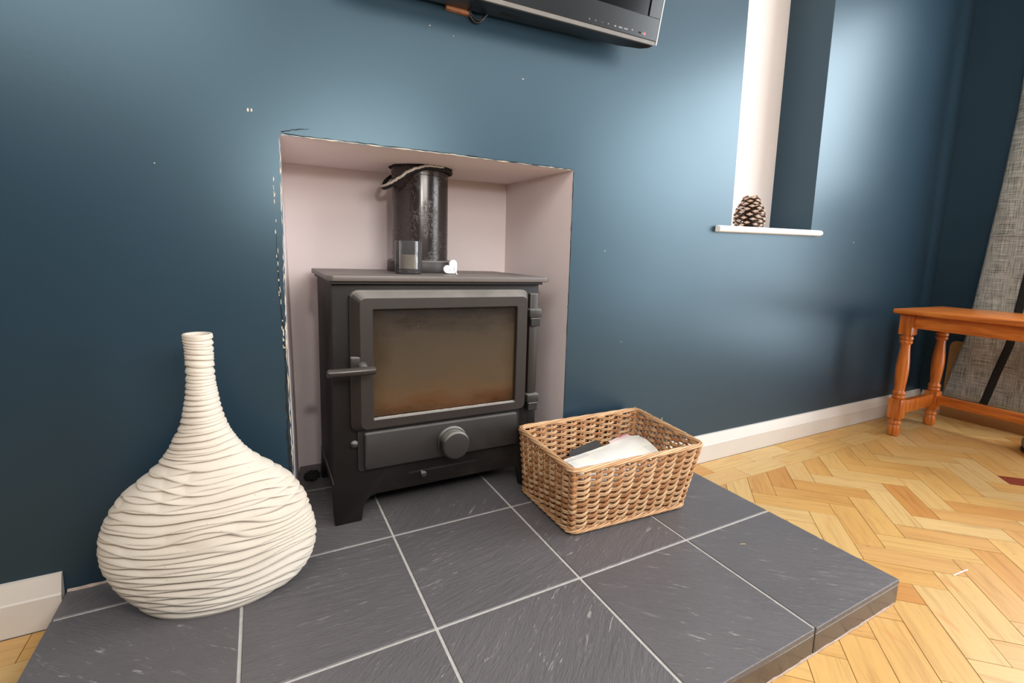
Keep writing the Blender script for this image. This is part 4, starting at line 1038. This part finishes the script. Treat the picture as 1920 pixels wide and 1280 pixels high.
tvbox(bm, 0, TWd - 0.0025, 0.0097, bw, 0, 0.030, 0.0015); tvbox(bm, 0, TWd, THt - 0.035, THt, 0, 0.030, 0.0015); tvbox(bm, 0, 0.035, bw, THt - 0.035, 0, 0.030); tvbox(bm, TWd - 0.0395, TWd - 0.0025, bw, THt - 0.035, 0, 0.030)
obj('bezel', bm, M['tv_bezel'], tv)
bm = new(); tvbox(bm, 0.034, TWd - 0.0385, bw - 0.001, THt - 0.034, 0.004, 0.012); obj('screen', bm, M['tv_screen'], tv)
bm = new(); tvbox(bm, 0.0, TWd - 0.0075, 0.0, 0.0094, -0.001, 0.012, 0.001); obj('lower_strip', bm, M['tv_strip'], tv, label='brushed grey strip')
bm = new(); tvbox(bm, TWd - 0.0022, TWd, 0.002, THt, -0.001, 0.020); obj('edge_trim', bm, M['tv_edge'], tv, label='pale clear trim on the side edge')
# housing behind: deep in the middle, tapering to the right end, bottom hanging slightly below the strip
bm = new(); rows = []
for X0, lowz, yb_ in ((-0.08, 1.2290, -0.014), (0.0819, 1.2354, -0.014), (0.2178, 1.2414, -0.014), (0.357, 1.2482, -0.014), (0.48, 1.2548, -0.016), (0.54, 1.2546, -0.021), (0.598, 1.2542, -0.030), (0.6535, 1.2508, -0.055), (0.6700, 1.2512, -0.070), (0.6775, 1.2560, -0.076)):
    x = (X0 - P0.x) / RT.x + TWd
    fr = tp(x, 0.0005, 0.0115); X = fr.x
    rows.append([fr, (X, yb_ - 0.006, lowz + 0.0003), (X, yb_, lowz + 0.004), (X, yb_, fr.z + 0.30), tuple(tp(x, THt - 0.004, 0.031)), tuple(tp(x, 0.02, 0.031))])
quadstrip(bm, rows, True, True); house = obj('housing', bm, M['tv'], tv, smooth=0.5)
bm = new()
for k in range(26):
    x = 0.335 + 0.0055 * k; a = tp(x, 0.0005, 0.013); zz = a.z; y = -0.045
    t_ = (y - a.y) / (-0.026 - a.y); zl = a.z + (1.2435 + 0.0105 * (x - 0.335) / 0.15 - a.z) * t_
    box(bm, (a.x, y - 0.006, zl - 0.0006), (a.x + 0.0028, y + 0.006, zl + 0.002))
obj('vent_slots', bm, M['soot_gap'], tv, kind='stuff')
def tvtext(txt, x, y, size, mat, name):
    cu = bpy.data.curves.new('t', 'FONT'); cu.body = txt; cu.size = size; cu.extrude = 0.0001; cu.align_x = 'CENTER'
    to = bpy.data.objects.new('t', cu); link(to); bpy.context.view_layer.update()
    me = bpy.data.meshes.new_from_object(to.evaluated_get(bpy.context.evaluated_depsgraph_get())); bpy.data.objects.remove(to)
    fm = Matrix((RT, UPV, -BK)).transposed().to_4x4(); fm.translation = tp(x, y, -0.0004) - wloc(tv); me.transform(fm)
    me.materials.append(mat); o = bpy.data.objects.new(name, me); link(o); o.parent = tv; return o
for txt, x, s in (('\u2227', 0.543, 0.005), ('\u2228', 0.561, 0.005), ('-', 0.581, 0.007), ('+', 0.599, 0.006), ('OK', 0.6205, 0.0042), ('MENU', 0.637, 0.0042), ('INPUT', 0.6545, 0.0042), ('\u2022', 0.674, 0.010)): tvtext(txt, x, 0.0185, s, M['tv_mark'], 'button_print')
bm = new(); tvbox(bm, 0.695, 0.7035, 0.0185, 0.0225, -0.0004, 0.002); obj('sensor_window', bm, M['soot_gap'], tv)
tvtext('LG', 0.708, 0.0190, 0.0042, M['tv_mark'], 'logo_print')
bm = new(); n = 20
ca = [tp(0.7150 + 0.0034 * math.cos(2 * PI * k / n), 0.0205 + 0.0034 * math.sin(2 * PI * k / n), -0.0004) for k in range(n)]; cb = [p + BK * 0.001 for p in ca]
quadstrip(bm, [ca, cb], True, True); obj('logo_disc', bm, M['tv_red'], tv, label='small pinkish red disc')
bm = new(); box(bm, (0.05, -0.012, 1.262), (0.5, -0.0008, 1.50), 0.002); obj('wall_bracket', bm, M['tv'], tv)
# cable loop and raw timber batten in the gap under the television
bm = new(); pts = []
for k in range(25):
    t = k / 24; pts.append((0.188 + 0.048 * t, -0.0125 + 0.004 * math.sin(PI * t), 1.246 - 0.0235 * math.sin(PI * t) ** 0.8 + 0.004 * t))
tube(bm, pts, 0.0026, 8); tube(bm, [(p[0] + 0.001, p[1] - 0.004, p[2] + 0.005 * math.sin(PI * i / 24)) for i, p in enumerate(pts)], 0.0022, 8)
tag(obj('cable_loop', bm, M['cable'], smooth=3.2, loc=(0.21, -0.012, 1.246)), 'loop of black cable hanging below the television', 'cable')
bm = new(); box(bm, (0.138, -0.0135, 1.2345), (0.196, -0.0008, 1.2575), 0.0015)
tag(obj('timber_batten', bm, M['rawwood'], loc=(0.165, -0.007, 1.25)), 'splintered raw timber batten showing under the television', 'batten')

# ------------------------------------------------------------------ crumbs and slivers
def sliver(name, a, b, r, mat, label, cat):
    bm = new(); a, b = Vector(a), Vector(b); m_ = a.lerp(b, 0.5) + Vector((0.0006, 0, 0.0004))
    tube(bm, [a, m_, b], r, 6); return tag(obj(name, bm, mat, loc=m_), label, cat)
sliver('plastic_sliver', (1.1275, -0.7257, 0.0016), (1.1846, -0.7316, 0.0016), 0.0013, M['white_sliver'], 'white sliver lying on the parquet right of the hearth', 'sliver')
sliver('straw_splinter', (0.700, -0.470, HT + 0.0008), (0.713, -0.476, HT + 0.0008), 0.0007, M['straw'], 'pale straw splinter on the front right slate tile', 'splinter')
